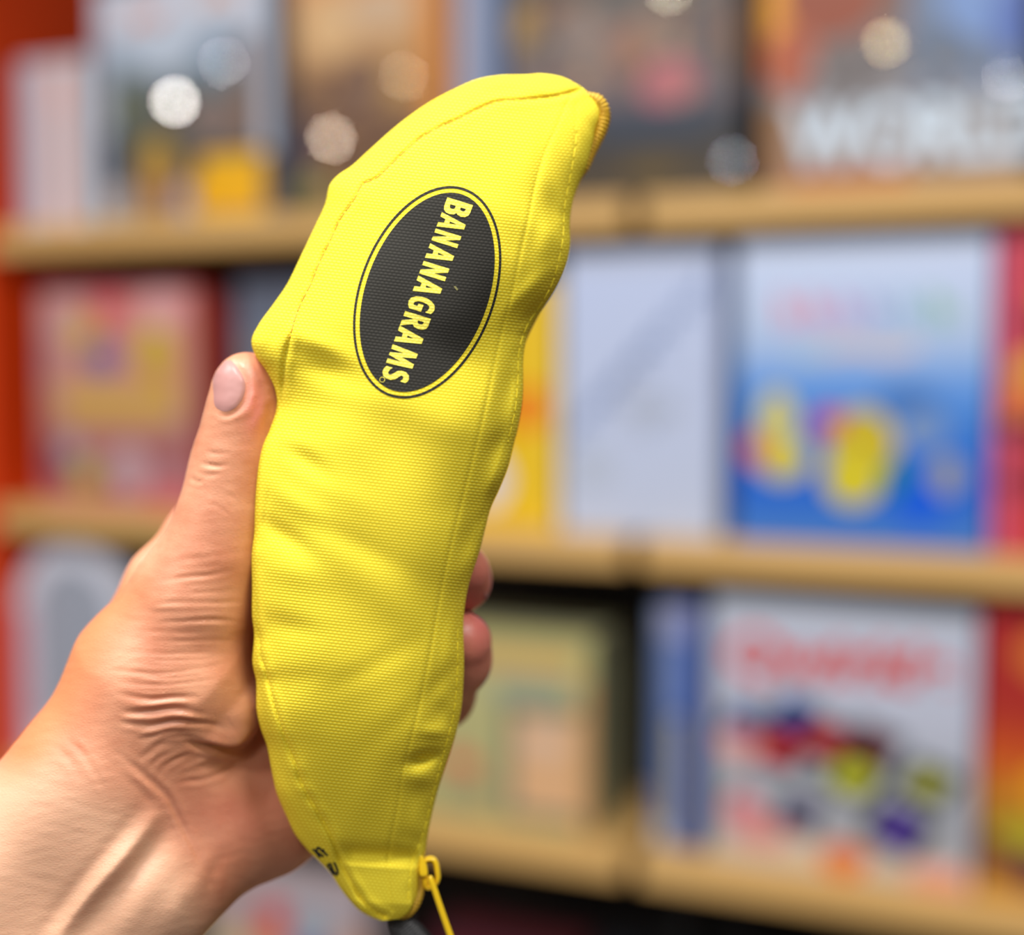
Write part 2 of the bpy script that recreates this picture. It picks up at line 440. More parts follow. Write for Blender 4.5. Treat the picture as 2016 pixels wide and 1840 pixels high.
# arched tin
def arched_pack():
    x0, x1, z1, d = -1.388, -1.198, Z + .297, .025
    yf = YB
    g = thing('game_tin', 'white arch topped game package at far left behind the wrist', 'game box', ((x0 + x1) / 2, yf + d / 2, Z), 'game boxes on the shelves')
    r = (x1 - x0) / 2
    cxm = (x0 + x1) / 2
    def outline(inset, zb):
        pts = [(x0 + inset, zb), (x1 - inset, zb)]
        rr = r - inset
        for k in range(0, 25):
            an = math.pi * k / 24
            pts.append((cxm + rr * math.cos(an), z1 - r + rr * math.sin(an)))
        return pts
    def slab(name, pts, y0, y1, m):
        bm = bmesh.new()
        f = [bm.verts.new((x, y0, z)) for x, z in pts]
        b = [bm.verts.new((x, y1, z)) for x, z in pts]
        bm.faces.new(f)
        bm.faces.new(b[::-1])
        n = len(pts)
        for i in range(n):
            j = (i + 1) % n
            bm.faces.new((f[j], f[i], b[i], b[j]))
        bmesh.ops.recalc_face_normals(bm, faces=bm.faces[:])
        return bm_obj(name, bm, m, g)
    slab('box_body', outline(0, Z), yf, yf + d, mat('white_card', card((206, 208, 222)), 0.45))
    mg = mat('grey_window', card((150, 156, 168)), 0.4)
    nt, b = nodes_of(mg)
    tc = nt.nodes.new('ShaderNodeTexCoord')
    ck = nt.nodes.new('ShaderNodeTexChecker')
    ck.inputs['Scale'].default_value = 90
    ck.inputs['Color1'].default_value = (*card((146, 152, 166)), 1)
    ck.inputs['Color2'].default_value = (*card((168, 172, 186)), 1)
    nt.links.new(tc.outputs['Object'], ck.inputs['Vector'])
    nt.links.new(ck.outputs['Color'], b.inputs['Base Color'])
    slab('arched_window', outline(.030, Z + .05), yf - .0015, yf - .0002, mg)
    bm_obj('edge_stripe', box_bm(x0 + .001, x0 + .016, yf - .001, yf - .0002, Z, z1 - r), mat('pink_stripe', card((206, 150, 170)), 0.5), g)
arched_pack()

a = Art((800, 1205, 1170, 1640), .20, .236, (176, 176, 130))
a.bands([(1205, (186, 176, 110)), (1290, (182, 178, 126)), (1640, (176, 168, 116))])
a.rect(800, 1245, 1140, 1285, (204, 162, 98)); a.rect(980, 1310, 1125, 1350, (150, 158, 140)); a.rect(995, 1355, 1160, 1620, (120, 126, 108)); a.rect(1022, 1385, 1150, 1595, (220, 174, 130)); a.rect(1150, 1300, 1170, 1640, (196, 150, 96))
a.ell(910, 1510, 36, 28, (206, 120, 90)); a.ell(925, 1512, 14, 12, (204, 90, 70)); a.ell(950, 1560, 40, 20, (170, 150, 110)); a.rect(860, 1580, 960, 1620, (150, 152, 116)); a.ell(1080, 1440, 40, 30, (216, 184, 160))
game_box(-0.790, -0.556, Z, Z + .228, .12, a, 'cream game box with peach panel behind the fingertips', (150, 150, 118))

a = Art((1290, 1190, 1392, 1680), .07, .27, (84, 108, 168))
a.rect(1290, 1190, 1392, 1260, (150, 154, 192)); a.rect(1290, 1190, 1306, 1680, (110, 124, 150)); a.rect(1330, 1420, 1352, 1660, (140, 136, 120)); a.rect(1368, 1190, 1392, 1680, (50, 78, 152)); a.rect(1320, 1270, 1355, 1400, (110, 132, 190)); a.rect(1290, 1640, 1330, 1680, (176, 180, 190))
for k in range(7):
    a.rect(1328, 1425 + k * 32, 1354, 1440 + k * 32, (170, 160, 120))
game_box(-0.486, -0.428, Z, Z + .272, .06, a, 'narrow blue game box turned aslant beside the white tile game', (44, 64, 124), yf=SHELF_Y + .045, rot=math.radians(-10))

a = Art((1400, 1180, 1920, 1790), .275, .29, (198, 202, 214))
a.bands([(1180, (168, 172, 180)), (1230, (188, 194, 212)), (1430, (188, 192, 210)), (1560, (168, 172, 182)), (1700, (164, 166, 174)), (1790, (206, 190, 170))])
def tile(cx, cy, s, ang, c, shape):
    ca, sa = math.cos(ang), math.sin(ang)
    q = [(cx + s * (ca * u - sa * v), cy + s * (sa * u + ca * v) * .85) for u, v in ((-1, -1), (1, -1), (1, 1), (-1, 1))]
    a.poly(q, (26, 32, 42))
    a.ell(cx, cy, s * .68 * shape, s * .6, c)
tile(1470, 1465, 42, .3, (20, 80, 160), 1); tile(1575, 1440, 46, .5, (18, 76, 170), 1); tile(1540, 1520, 58, .3, (196, 44, 52), 1); tile(1635, 1490, 56, .2, (190, 44, 46), 1.1); tile(1725, 1490, 52, .4, (110, 40, 44), 1)
tile(1690, 1565, 58, .6, (190, 190, 40), 1.1); tile(1835, 1560, 52, .4, (160, 160, 40), 1); tile(1585, 1665, 42, .1, (60, 40, 120), .8); tile(1780, 1670, 60, .5, (92, 62, 170), .8)
a.ell(1460, 1520, 44, 34, (224, 150, 140)); a.ell(1450, 1640, 20, 20, (60, 110, 60)); a.ell(1470, 1670, 40, 40, (216, 130, 140)); a.ell(1510, 1720, 60, 30, (220, 140, 130)); a.ell(1675, 1755, 50, 36, (224, 120, 56)); a.ell(1860, 1770, 60, 30, (230, 160, 140)); a.ell(1590, 1750, 40, 24, (214, 196, 170))
g, _ = game_box(-0.420, -0.145, Z, Z + .288, .075, a, 'white tile game box with red title and dark coloured tiles', (60, 86, 160))
lettering('Qwirkle', -0.402, -0.166, Z + .196, Z + .252, YB - .0022, M_REDINK, g, shear=0.15, bold=0.035)

a = Art((1925, 1190, 2120, 1800), .12, .30, (190, 60, 40))
a.bands([(1190, (164, 36, 40)), (1400, (170, 46, 38)), (1500, (200, 84, 30)), (1600, (190, 130, 36)), (1700, (120, 70, 44)), (1800, (220, 160, 44))])
a.ell(2005, 1290, 44, 60, (206, 110, 46)); a.ell(2020, 1560, 50, 60, (226, 150, 30)); a.ell(2000, 1660, 60, 40, (176, 160, 40)); a.ell(1990, 1740, 40, 40, (110, 64, 60))
game_box(-0.142, 0.030, Z, Z + .298, .07, a, 'red and orange game box rightmost on the lower shelf', (150, 60, 40))

# ---- lowest visible shelf
Z = TOPS[3]
a = Art((430, 1690, 740, 2100), .23, .25, (176, 160, 166))
a.ell(572, 1770, 34, 34, (208, 60, 56)); a.rect(430, 1690, 520, 1790, (176, 150, 150)); a.ell(640, 1770, 50, 40, (160, 168, 180)); a.ell(540, 1830, 60, 30, (214, 140, 110)); a.ell(640, 1835, 50, 30, (120, 120, 160)); a.ell(720, 1810, 40, 40, (196, 150, 130)); a.ell(470, 1840, 40, 30, (190, 170, 120))
for k in range(3):
    a.rect(450, 1900 + 50 * k, 700, 1920 + 50 * k, (190, 110, 110))
game_box(-1.070, -0.840, Z, Z + .254, .08, a, 'pale game box with red dot on lowest shelf below the wrist', (170, 160, 165), yf=SHELF_Y + .012)
a = Art((840, 1740, 1120, 2100), .17, .22, (90, 26, 30))
a.bands([(1740, (60, 34, 50)), (1790, (104, 20, 26)), (2100, (110, 24, 30))]); a.ell(960, 1850, 60, 30, (150, 40, 40))
game_box(-0.760, -0.580, Z, Z + .215, .08, a, 'dark red game box low down beside the dangling zip pull', (70, 24, 30), yf=SHELF_Y + .03)
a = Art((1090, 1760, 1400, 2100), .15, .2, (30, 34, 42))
a.ell(1140, 1812, 34, 30, (150, 150, 160)); a.rect(1250, 1800, 1400, 1830, (26, 38, 48))  # silver disc is a blurred light glint painted into the cover
game_box(-0.560, -0.512, Z, Z + .215, .08, a, 'slim black game box with painted silver glint on lowest shelf', (24, 26, 32), yf=SHELF_Y + .03)
a = Art((1300, 1800, 1800, 2100), .25, .2, (22, 32, 40))  # near-black cover stands for the shade under the shelf
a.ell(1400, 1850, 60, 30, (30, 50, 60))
game_box(-0.470, -0.230, Z, Z + .215, .08, a, 'wide game box painted dark as shelf shade, under the tile game', (20, 28, 34), yf=SHELF_Y + .04)

# ------------------------------------------------------------------ the pouch and the hand: millimetres in the photographer's own frame
D0 = 322.0
def mm(px, py, z):
    """image measure at a distance -> millimetres (right, up, toward the camera) about the pouch's middle plane"""
    d = D0 - z
    return np.stack([(np.asarray(px, float) - CX) / FPX * d, -(np.asarray(py, float) - CY) / FPX * d, np.asarray(z, float) + 0 * d], -1)

RV, UV_, FV = np.array(RGT[:]), np.array(UPV[:]), np.array(FWD[:])
CV = np.array(CAM[:])
def to_world(p):
    p = np.asarray(p, float)
    return CV + (p[..., 0:1] * RV + p[..., 1:2] * UV_ + (D0 - p[..., 2:3]) * FV) / 1000.0

def catmull(P, n):
    P = np.asarray(P, float)
    seg = np.linalg.norm(np.diff(P[:, :2], axis=0), axis=1) ** 0.5
    t = np.concatenate([[0], np.cumsum(seg)])
    T = np.linspace(0, t[-1], n)
    m = np.gradient(P, t, axis=0)
    i = np.clip(np.searchsorted(t, T, 'right') - 1, 0, len(P) - 2)
    h = (t[i + 1] - t[i])
    s = (T - t[i]) / h
    h00, h10, h01, h11 = 2 * s**3 - 3 * s**2 + 1, s**3 - 2 * s**2 + s, -2 * s**3 + 3 * s**2, s**3 - s**2
    return h00[:, None] * P[i] + (h10 * h)[:, None] * m[i] + h01[:, None] * P[i + 1] + (h11 * h)[:, None] * m[i + 1]

PAIRS = [(1142, 169, 1170, 191), (1108, 152, 1181, 208), (1066, 145, 1180, 232), (1035, 147, 1172, 254), (985, 148, 1167, 280), (940, 156, 1157, 318),
         (891, 177, 1143, 350), (841, 204, 1132, 380), (784, 245, 1124, 418), (727, 295, 1122, 450), (693, 326, 1123, 478), (664, 346, 1120, 502), (649, 364, 1116, 518),
         (640, 401, 1107, 542), (621, 443, 1094, 568), (594, 500, 1077, 595), (564, 561, 1056, 626), (537, 600, 1044, 648), (509, 639, 1037, 666), (495, 671, 1032, 690),
         (503, 700, 1030, 712), (525, 732, 1030, 737), (541, 767, 1030, 767), (544, 802, 1028, 797), (530, 845, 1020, 842), (516, 876, 1011, 876), (508, 911, 1001, 916),
         (503, 963, 984, 960), (501, 1006, 966, 1000), (500, 1047, 955, 1042), (495, 1090, 944, 1086), (496, 1155, 922, 1155), (496, 1212, 913, 1212), (500, 1248, 912, 1248),
         (497, 1306, 913, 1302), (504, 1340, 912, 1338), (505, 1398, 907, 1402), (513, 1434, 898, 1443), (525, 1467, 888, 1477), (534, 1514, 875, 1516), (545, 1562, 861, 1560),
         (563, 1604, 850, 1605), (581, 1642, 842, 1642), (605, 1672, 837, 1670), (629, 1696, 833, 1697), (650, 1718, 828, 1720), (671, 1750, 826, 1746), (705, 1790, 818, 1776),
         (728, 1804, 806, 1796), (752, 1813, 787, 1808)]
SEAM_L = [(1142, 176), (1123, 182), (1089, 190), (1032, 196), (978, 200), (936, 217), (898, 236), (860, 253), (822, 276), (769, 325), (739, 352), (714, 363), (697, 394), (670, 432),
          (647, 481), (628, 519), (613, 557), (590, 603), (579, 634), (571, 664), (560, 713), (556, 770), (552, 819), (545, 900), (528, 980), (516, 1050), (510, 1106), (509, 1220), (514, 1295), (522, 1318), (540, 1389), (560, 1449), (581, 1502),
          (599, 1553), (626, 1598), (647, 1636), (664, 1675), (676, 1708), (694, 1740), (718, 1776), (742, 1796), (764, 1807)]
SEAM_R = [(1126, 186), (1115, 205), (1096, 249), (1073, 299), (1054, 363), (1039, 436), (1024, 500), (1009, 576), (990, 645), (971, 729), (953, 813), (933, 894), (904, 1008),
          (878, 1116), (861, 1204), (848, 1279), (822, 1404), (807, 1464), (792, 1523), (784, 1583), (769, 1657), (763, 1702), (766, 1740), (773, 1797)]
STITCH_R = [(1134, 206), (1135, 240), (1134, 280), (1124, 341), (1112, 405), (1108, 470), (1100, 512), (1086, 560), (1060, 606), (1038, 640), (1022, 690), (1020, 740), (1015, 800), (1000, 870), (975, 950),
            (952, 1010), (930, 1085), (908, 1160), (901, 1240), (900, 1330), (893, 1405), (878, 1465), (862, 1525), (848, 1580), (836, 1630), (822, 1670), (812, 1700), (806, 1740), (804, 1770)]

NT, NU = 460, 190
PP = catmull(PAIRS, NT)
SL, SR_ = catmull(SEAM_L, 900), catmull(SEAM_R, 700)

def dist_line(px, py, poly):
    """distance in photo pixels from points to a polyline, with the side of the line"""
    best = np.full(px.shape, 1e9)
    for (ax, ay), (bx, by) in zip(poly[:-1], poly[1:]):
        dx, dy = bx - ax, by - ay
        h = np.clip(((px - ax) * dx + (py - ay) * dy) / (dx * dx + dy * dy + 1e-9), 0, 1)
        best = np.minimum(best, np.hypot(px - ax - h * dx, py - ay - h * dy))
    return best

# folds of the cloth: centre, angle of the fold line (deg, clockwise on the photo), half length, half width, height in mm
FOLDS = [
    (612, 668, 25, 90, 22, 1.5), (628, 722, 28, 90, 28, -1.3), (556, 640, -58, 45, 12, -1.1), (560, 560, -60, 40, 10, 0.7),
    (660, 770, 12, 100, 30, 0.9), (602, 905, 38, 52, 22, -2.4), (575, 870, 35, 70, 20, 1.0), (572, 985, 35, 70, 26, 1.7), (555, 1052, 35, 60, 20, -1.5), (640, 950, 30, 120, 30, 0.8),
    (560, 1120, 20, 60, 26, 0.9), (545, 1225, 15, 60, 22, -0.7), (680, 1060, 28, 160, 26, -0.8), (770, 1180, 35, 160, 40, 0.8), (650, 1360, -25, 110, 34, 0.8), (720, 1320, -30, 130, 24, -0.7),
    (1090, 412, 80, 40, 16, -1.1), (1078, 480, 100, 50, 22, 1.3), (1062, 606, -45, 40, 12, -1.7), (1040, 570, -45, 60, 16, 1.0), (1010, 690, 100, 50, 20, 0.8), (1000, 768, 100, 55, 20, -2.0),
    (1010, 820, 110, 40, 16, 0.6), (978, 878, 112, 46, 18, -2.0), (985, 935, 115, 36, 16, 1.5), (945, 1010, 110, 44, 16, 0.7), (922, 1060, 112, 55, 20, -1.9), (896, 1120, 100, 50, 16, 0.7),
    (884, 1290, 95, 60, 16, 0.8), (868, 1340, -50, 50, 18, -0.8), (866, 1402, 100, 26, 20, -1.2), (858, 1440, 0, 30, 14, 1.0), (836, 1494, -18, 30, 14, -2.6), (832, 1530, 0, 34, 20, 1.1), (800, 1410, -40, 90, 22, -0.6),
    (820, 1620, 95, 40, 14, 0.5), (805, 1655, 0, 30, 22, -1.0), (690, 380, -60, 30, 9, -0.7), (698, 312, -62, 34, 9, 0.8), (664, 372, -64, 44, 10, -0.9), (640, 440, -64, 38, 9, -1.0), (624, 470, -64, 44, 9, 0.9),
    (790, 255, -40, 60, 9, 0.5), (930, 185, -20, 40, 9, 0.6), (995, 178, 0, 36, 9, -0.8), (1050, 172, 5, 36, 10, 0.7), (600, 545, -62, 50, 9, 0.7), (585, 575, -62, 40, 10, -0.9),
    (1060, 330, 102, 60, 14, -0.5), (850, 820, 20, 140, 40, 0.5), (900, 700, 30, 120, 40, -0.5), (540, 1400, 70, 60, 12, 0.6), (560, 1560, 60, 50, 12, 0.6), (600, 1640, 50, 40, 10, -0.7), (720, 1560, -60, 140, 36, 0.7),
]
def fold_height(px, py):
    z = np.zeros(px.shape)
    for cx, cy, ang, hl, hw, amp in FOLDS:
        c, s = math.cos(math.radians(ang)), math.sin(math.radians(ang))
        u = (px - cx) * c + (py - cy) * s
        v = -(px - cx) * s + (py - cy) * c
        z += (amp if cx > 815 or cx < 560 else .62 * amp) * np.exp(-(u / hl) ** 2 - (v / hw) ** 2)
    # the cloth turns in above the stuffed bottom corner and bulges out again
    e = py - (1694 + 0.06 * (px - 700))
    wgt = np.clip((px - 655) / 40, 0, 1) * np.clip((830 - px) / 20, 0, 1)
    z += wgt * (-1.9 * np.exp(-((e + 16) / 15) ** 2) * (e < 0) + (e >= 0) * (-1.9 * np.exp(-(16 / 15) ** 2) + 1.2 * np.clip(e / 10, 0, 1) ** .8 + 3.6 * np.clip(e / 80, 0, 1) ** 0.9))
    return z

def cross_param(poly):
    """where on each left-right station a seam lies, 0..1"""
    out = np.zeros(NT)
    for i in range(NT):
        lx, ly, rx, ry = PP[i]
        dx, dy = rx - lx, ry - ly
        L = math.hypot(dx, dy)
        s = ((poly[:, 0] - lx) * dx + (poly[:, 1] - ly) * dy) / (L * L)
        off = np.abs((poly[:, 0] - lx) * -dy + (poly[:, 1] - ly) * dx) / L
        pen = off + 60 * np.clip(-s, 0, 9) + 60 * np.clip(s - 1, 0, 9)
        out[i] = s[np.argmin(pen)]
    k = np.exp(-np.linspace(-2, 2, 21) ** 2)
    k /= k.sum()
    return np.convolve(np.pad(out, 10, mode='edge'), k, 'valid')
CL = np.clip(cross_param(SL), .012, .6)
CR = np.clip(cross_param(SR_), .45, .99)
CR = np.maximum(CR, CL + .05)

def bow(py):
    """the stuffed pouch bellies toward the viewer in the middle and leans back at both tips"""
    return -10.0 * np.abs((np.asarray(py, float) - 930) / 800) ** 2.0

def build_pouch():
    root = thing('zip_pouch', 'yellow canvas banana shaped zip pouch with black oval print, held upright', 'pouch', Vector(to_world(mm(800, 1000, 0))))
    tt = np.linspace(0, 1, NT)
    width = np.hypot(PP[:, 2] - PP[:, 0], PP[:, 3] - PP[:, 1]) * D0 / FPX
    T = np.minimum(width * 0.40, 20.0)
    env = np.minimum(1, np.minimum((tt / 0.16) ** 0.6 * .9 + .12, ((1 - tt) / 0.22) ** 0.6 * .88 + .14))
    T = T * env
    k = np.exp(-np.linspace(-2, 2, 25) ** 2); k /= k.sum()
    T = np.convolve(np.pad(T, 12, mode='edge'), k, 'valid')
    # front sheet
    u = np.linspace(0, 1, NU)
    s = 0.5 - 0.5 * np.cos(np.pi * u)
    s = 0.6 * s + 0.4 * u
    S, _ = np.meshgrid(s, tt)
    px = PP[:, 0:1] + (PP[:, 2:3] - PP[:, 0:1]) * S
    py = PP[:, 1:2] + (PP[:, 3:4] - PP[:, 1:2]) * S
    # a rounded section, stuffed fuller on the left of the zip
    prof = np.maximum(0, 1 - np.abs(2 * S - 1) ** 2.5) ** 0.62
    z = T[:, None] * prof
    dl = dist_line(px, py, SL[::6]); dr = dist_line(px, py, SR_[::6])
    ds = dist_line(px, py, catmull(STITCH_R, 120))
    lowfade = np.clip((1210 - py) / 200, 0, 1) * np.clip((py - 760) / 60, 0, 1)
    gl = 1 - 0.75 * lowfade
    edge = np.clip(np.minimum(S, 1 - S) / 0.02, 0, 1)
    z += edge * gl * (-0.85 * np.exp(-(dl / 4.0) ** 2) + 0.28 * np.exp(-((dl - 12) / 8) ** 2))
    z += edge * (-0.20 * np.exp(-(dr / 3.0) ** 2) + 0.06 * np.exp(-((dr - 10) / 7) ** 2))
    z += edge * (-0.16 * np.exp(-(ds / 4.0) ** 2))
    # pucker along the seams
    rg = np.random.RandomState(4)
    arc = np.cumsum(np.concatenate([[0], np.hypot(np.diff(px[:, NU // 2]), np.diff(py[:, NU // 2]))]))[:, None]
    z += edge * 0.20 * np.sin(arc / 9.0 + 2 * np.sin(arc / 41.)) * np.exp(-(dl / 14) ** 2) * gl
    z += edge * 0.12 * np.sin(arc / 11.0 + 2 * np.sin(arc / 53.)) * np.exp(-(ds / 14) ** 2)
    z += fold_height(px, py) * np.clip(np.minimum(S, 1 - S) / 0.05, 0, 1) ** 0.7
    for _ in range(26):
        ax, ay = rg.uniform(-.03, .03, 2); ph = rg.uniform(0, 6.28)
        z += 0.055 * np.sin(px * ax + py * ay + ph) * edge
    z += bow(py)
    F = mm(px, py, z)
    # back sheet
    ub = np.linspace(1, 0, 90)[1:-1]
    sb = 0.5 - 0.5 * np.cos(np.pi * ub)
    Sb, _ = np.meshgrid(sb, tt)
    bx = PP[:, 0:1] + (PP[:, 2:3] - PP[:, 0:1]) * Sb
    by = PP[:, 1:2] + (PP[:, 3:4] - PP[:, 1:2]) * Sb
    zb = -T[:, None] * 0.95 * (1 - np.abs(2 * Sb - 1) ** 2.6) + bow(by)
    B = mm(bx, by, zb)
    # keep the back from spreading past the front's outline as it recedes
    B[..., 0:2] *= (D0 / (D0 - zb))[..., None]
    allp = np.concatenate([F, B], 1)
    apx = np.concatenate([px, bx], 1); apy = np.concatenate([py, by], 1)
    n = allp.shape[1]
    W = to_world(allp.reshape(-1, 3))
    fs = []
    for i in range(NT - 1):
        for j in range(n):
            j2 = (j + 1) % n
            fs.append((i * n + j, (i + 1) * n + j, (i + 1) * n + j2, i * n + j2))
    fs.append(tuple(range(n)))
    fs.append(tuple((NT - 1) * n + j for j in range(n))[::-1])
    o = mesh_from('fabric_body', W, fs, M_CLOTH, root)
    set_uv(o, np.stack([apx.ravel(), apy.ravel()], 1))
    bvh = BVHTree.FromPolygons([tuple(w) for w in W], fs)
    return root, o, bvh

def set_uv(o, pxy):
    me = o.data
    uv = me.uv_layers.new(name='cloth')
    li = np.zeros(len(me.loops), np.int32)
    me.loops.foreach_get('vertex_index', li)
    uv.data.foreach_set('uv', (pxy[li] / 100.0).astype(np.float32).ravel())

def weave(nt, rot=7.0):
    """height 0..1 of a ribbed canvas weave; UV unit = 11.5 mm"""
    N = nt.nodes.new
    L = nt.links.new
    uv = N('ShaderNodeUVMap'); uv.uv_map = 'cloth'
    mp = N('ShaderNodeMapping'); mp.inputs['Rotation'].default_value = (0, 0, math.radians(-rot))
    L(uv.outputs[0], mp.inputs[0])
    sp = N('ShaderNodeSeparateXYZ'); L(mp.outputs[0], sp.inputs[0])
    def math_(op, a, b=None):
        m = N('ShaderNodeMath'); m.operation = op
        for k, v in enumerate((a, b)):
            if v is None: continue
            if isinstance(v, (int, float)): m.inputs[k].default_value = v
            else: L(v, m.inputs[k])
        return m.outputs[0]
    rows = 100 / 6.1
    v = math_('MULTIPLY', sp.outputs['Y'], rows)
    fl = math_('FLOOR', v)
    ph = math_('MULTIPLY', fl, math.pi)
    uu = math_('MULTIPLY', sp.outputs['X'], 2 * math.pi * 100 / 8.6)
    su = math_('SINE', math_('ADD', uu, ph))
    fv = math_('SUBTRACT', math_('FRACT', v), 0.5)
    rowh = math_('SUBTRACT', 1.0, math_('MULTIPLY', math_('MULTIPLY', fv, fv), 4.0))
    h = math_('ADD', math_('MULTIPLY', rowh, 0.65), math_('MULTIPLY', math_('MULTIPLY', su, rowh), 0.28))
    return h, uv

def cloth_mat(name, lo, hi, rough=0.8, bump=0.32, sheen=0.0):
    m = mat(name, hi, rough, 0.12)
    nt, b = nodes_of(m)
    h, uv = weave(nt)
    r = nt.nodes.new('ShaderNodeValToRGB')
    r.color_ramp.elements[0].position = 0.05
    r.color_ramp.elements[0].color = (*lo, 1)
    r.color_ramp.elements[1].position = 0.7
    r.color_ramp.elements[1].color = (*hi, 1)
    nt.links.new(h, r.inputs['Fac'])
    nt.links.new(r.outputs['Color'], b.inputs['Base Color'])
    bp = nt.nodes.new('ShaderNodeBump')
    bp.inputs['Strength'].default_value = bump
    bp.inputs['Distance'].default_value = 0.00022
    nt.links.new(h, bp.inputs['Height'])
    nt.links.new(bp.outputs['Normal'], b.inputs['Normal'])
    b.inputs['Sheen Weight'].default_value = sheen
    b.inputs['Sheen Roughness'].default_value = 0.5
    return m
M_CLOTH = cloth_mat('yellow_canvas', (0.72, 0.50, 0.006), (0.90, 0.775, 0.07), sheen=0.0)
M_INK = cloth_mat('black_print_on_canvas', (0.018, 0.017, 0.014), (0.044, 0.041, 0.035), 0.75, 0.4, 0.0)
M_LETTER = cloth_mat('yellow_print_on_canvas', (0.72, 0.58, 0.05), (0.90, 0.82, 0.16), sheen=0.0)
M_THREAD = mat('gold_thread', lin((196, 146, 20)), 0.7)
M_THREAD2 = mat('pale_thread', lin((240, 218, 40)), 0.7)
M_ZIP = mat('zip_yellow', lin((212, 170, 40)), 0.5)
M_PULL = mat('zip_pull_enamel', lin((250, 206, 30)), 0.28, 0.6)
M_STRAP = mat('black_braid', (0.022, 0.021, 0.022), 0.5)

pouch, body, BVH = build_pouch()

def ray(px, py, bvh):
    d = FWD + RGT * ((px - CX) / FPX) - UPV * ((py - CY) / FPX)
    hit = bvh.ray_cast(CAM, d.normalized())
    return hit[0], hit[1], d.normalized()

def drape(px, py, bvh, off):
    h, n, d = ray(px, py, bvh)
    if h is None:
        return None
    return h - d * (off / 1000.0)

# ---- the printed oval: disc, ring and lettering in one printed part
def ellipse(th, inset):
    x, y = 46 * math.cos(th) + 138.6 * math.sin(th), -209 * math.cos(th)
    tx, ty = -46 * math.sin(th) + 138.6 * math.cos(th), 209 * math.sin(th)
    L = math.hypot(tx, ty)
    nx, ny = ty / L, -tx / L
    if nx * x + ny * y < 0: nx, ny = -nx, -ny
    return 841 + x - nx * inset, 575 + y - ny * inset

GLY = {  # letters in a unit box: outer outlines, then holes
    'B': [[(0, 0), (.62, 0), (.85, .05), (.97, .16), (1, .30), (.94, .44), (.78, .52), (.9, .60), (.94, .73), (.88, .88), (.74, .97), (.55, 1), (0, 1)],
          [(.36, .18), (.36, .42), (.52, .42), (.62, .38), (.65, .30), (.62, .22), (.52, .18)], [(.36, .59), (.36, .82), (.48, .82), (.57, .79), (.60, .71), (.57, .62), (.48, .59)]],
    'A': [[(0, 0), (.29, 0), (.36, .22), (.64, .22), (.71, 0), (1, 0), (.66, 1), (.34, 1)], [(.41, .39), (.59, .39), (.5, .74)]],
    'N': [[(0, 0), (.31, 0), (.31, .56), (.70, 0), (1, 0), (1, 1), (.69, 1), (.69, .46), (.31, 1), (0, 1)]],
    'G': [[(.98, .10), (.98, .55), (.52, .55), (.52, .38), (.70, .38), (.70, .20), (.58, .17), (.45, .20), (.34, .32), (.31, .5), (.35, .68), (.46, .80), (.62, .83), (.80, .80), (.93, .74), (.93, .93), (.78, .99), (.58, 1.01),
           (.32, .96), (.12, .80), (.01, .60), (.01, .40), (.10, .18), (.28, .04), (.52, -.01), (.78, .02)]],
    'R': [[(0, 0), (.33, 0), (.33, .38), (.40, .38), (.68, 0), (1.04, 0), (.70, .43), (.86, .53), (.93, .70), (.88, .86), (.76, .96), (.56, 1), (0, 1)], [(.33, .56), (.33, .82), (.46, .82), (.57, .78), (.60, .69), (.57, .60), (.46, .56)]],
    'M': [[(0, 0), (.22, 0), (.26, .58), (.44, 0), (.56, 0), (.74, .58), (.78, 0), (1, 0), (.90, 1), (.68, 1), (.5, .44), (.32, 1), (.10, 1)]],
    'S': [[(.05, .06), (.28, .0), (.55, -.01), (.82, .06), (.98, .2), (.98, .38), (.84, .52), (.58, .62), (.42, .69), (.40, .76), (.50, .82), (.66, .82), (.88, .76), (.88, .94), (.70, 1.0), (.48, 1.01), (.22, .95), (.07, .82), (.06, .66), (.18, .52),
           (.42, .42), (.60, .34), (.64, .26), (.56, .19), (.40, .18), (.22, .21), (.05, .27)]],
}
def glyph_mesh(ch):
    cu = bpy.data.curves.new('glyph', 'CURVE')
    cu.dimensions = '2D'
    cu.fill_mode = 'BOTH'
    cu.offset = 0.014
    for poly in GLY[ch]:
        sp = cu.splines.new('POLY')
        sp.points.add(len(poly) - 1)
        for p, (x, y) in zip(sp.points, poly):
            p.co = (x, y, 0, 1)
        sp.use_cyclic_u = True
    tmp = bpy.data.objects.new('glyph', cu)
    COL.objects.link(tmp)
    bpy.context.view_layer.update()
    me = bpy.data.meshes.new_from_object(tmp.evaluated_get(bpy.context.evaluated_depsgraph_get()))
    bpy.data.objects.remove(tmp)
    bm = bmesh.new()
    bm.from_mesh(me)
    bmesh.ops.remove_doubles(bm, verts=bm.verts[:], dist=1e-5)
    bmesh.ops.triangulate(bm, faces=bm.faces[:])
    for _ in range(2):
        bmesh.ops.subdivide_edges(bm, edges=bm.edges[:], cuts=1, use_grid_fill=True)
        bmesh.ops.triangulate(bm, faces=bm.faces[:])
    bm.verts.ensure_lookup_table()
    bm.verts.index_update()
    v = [tuple(x.co[:2]) for x in bm.verts]
    f = [tuple(x.index for x in fc.verts) for fc in bm.faces]
    bm.free()
    return v, f

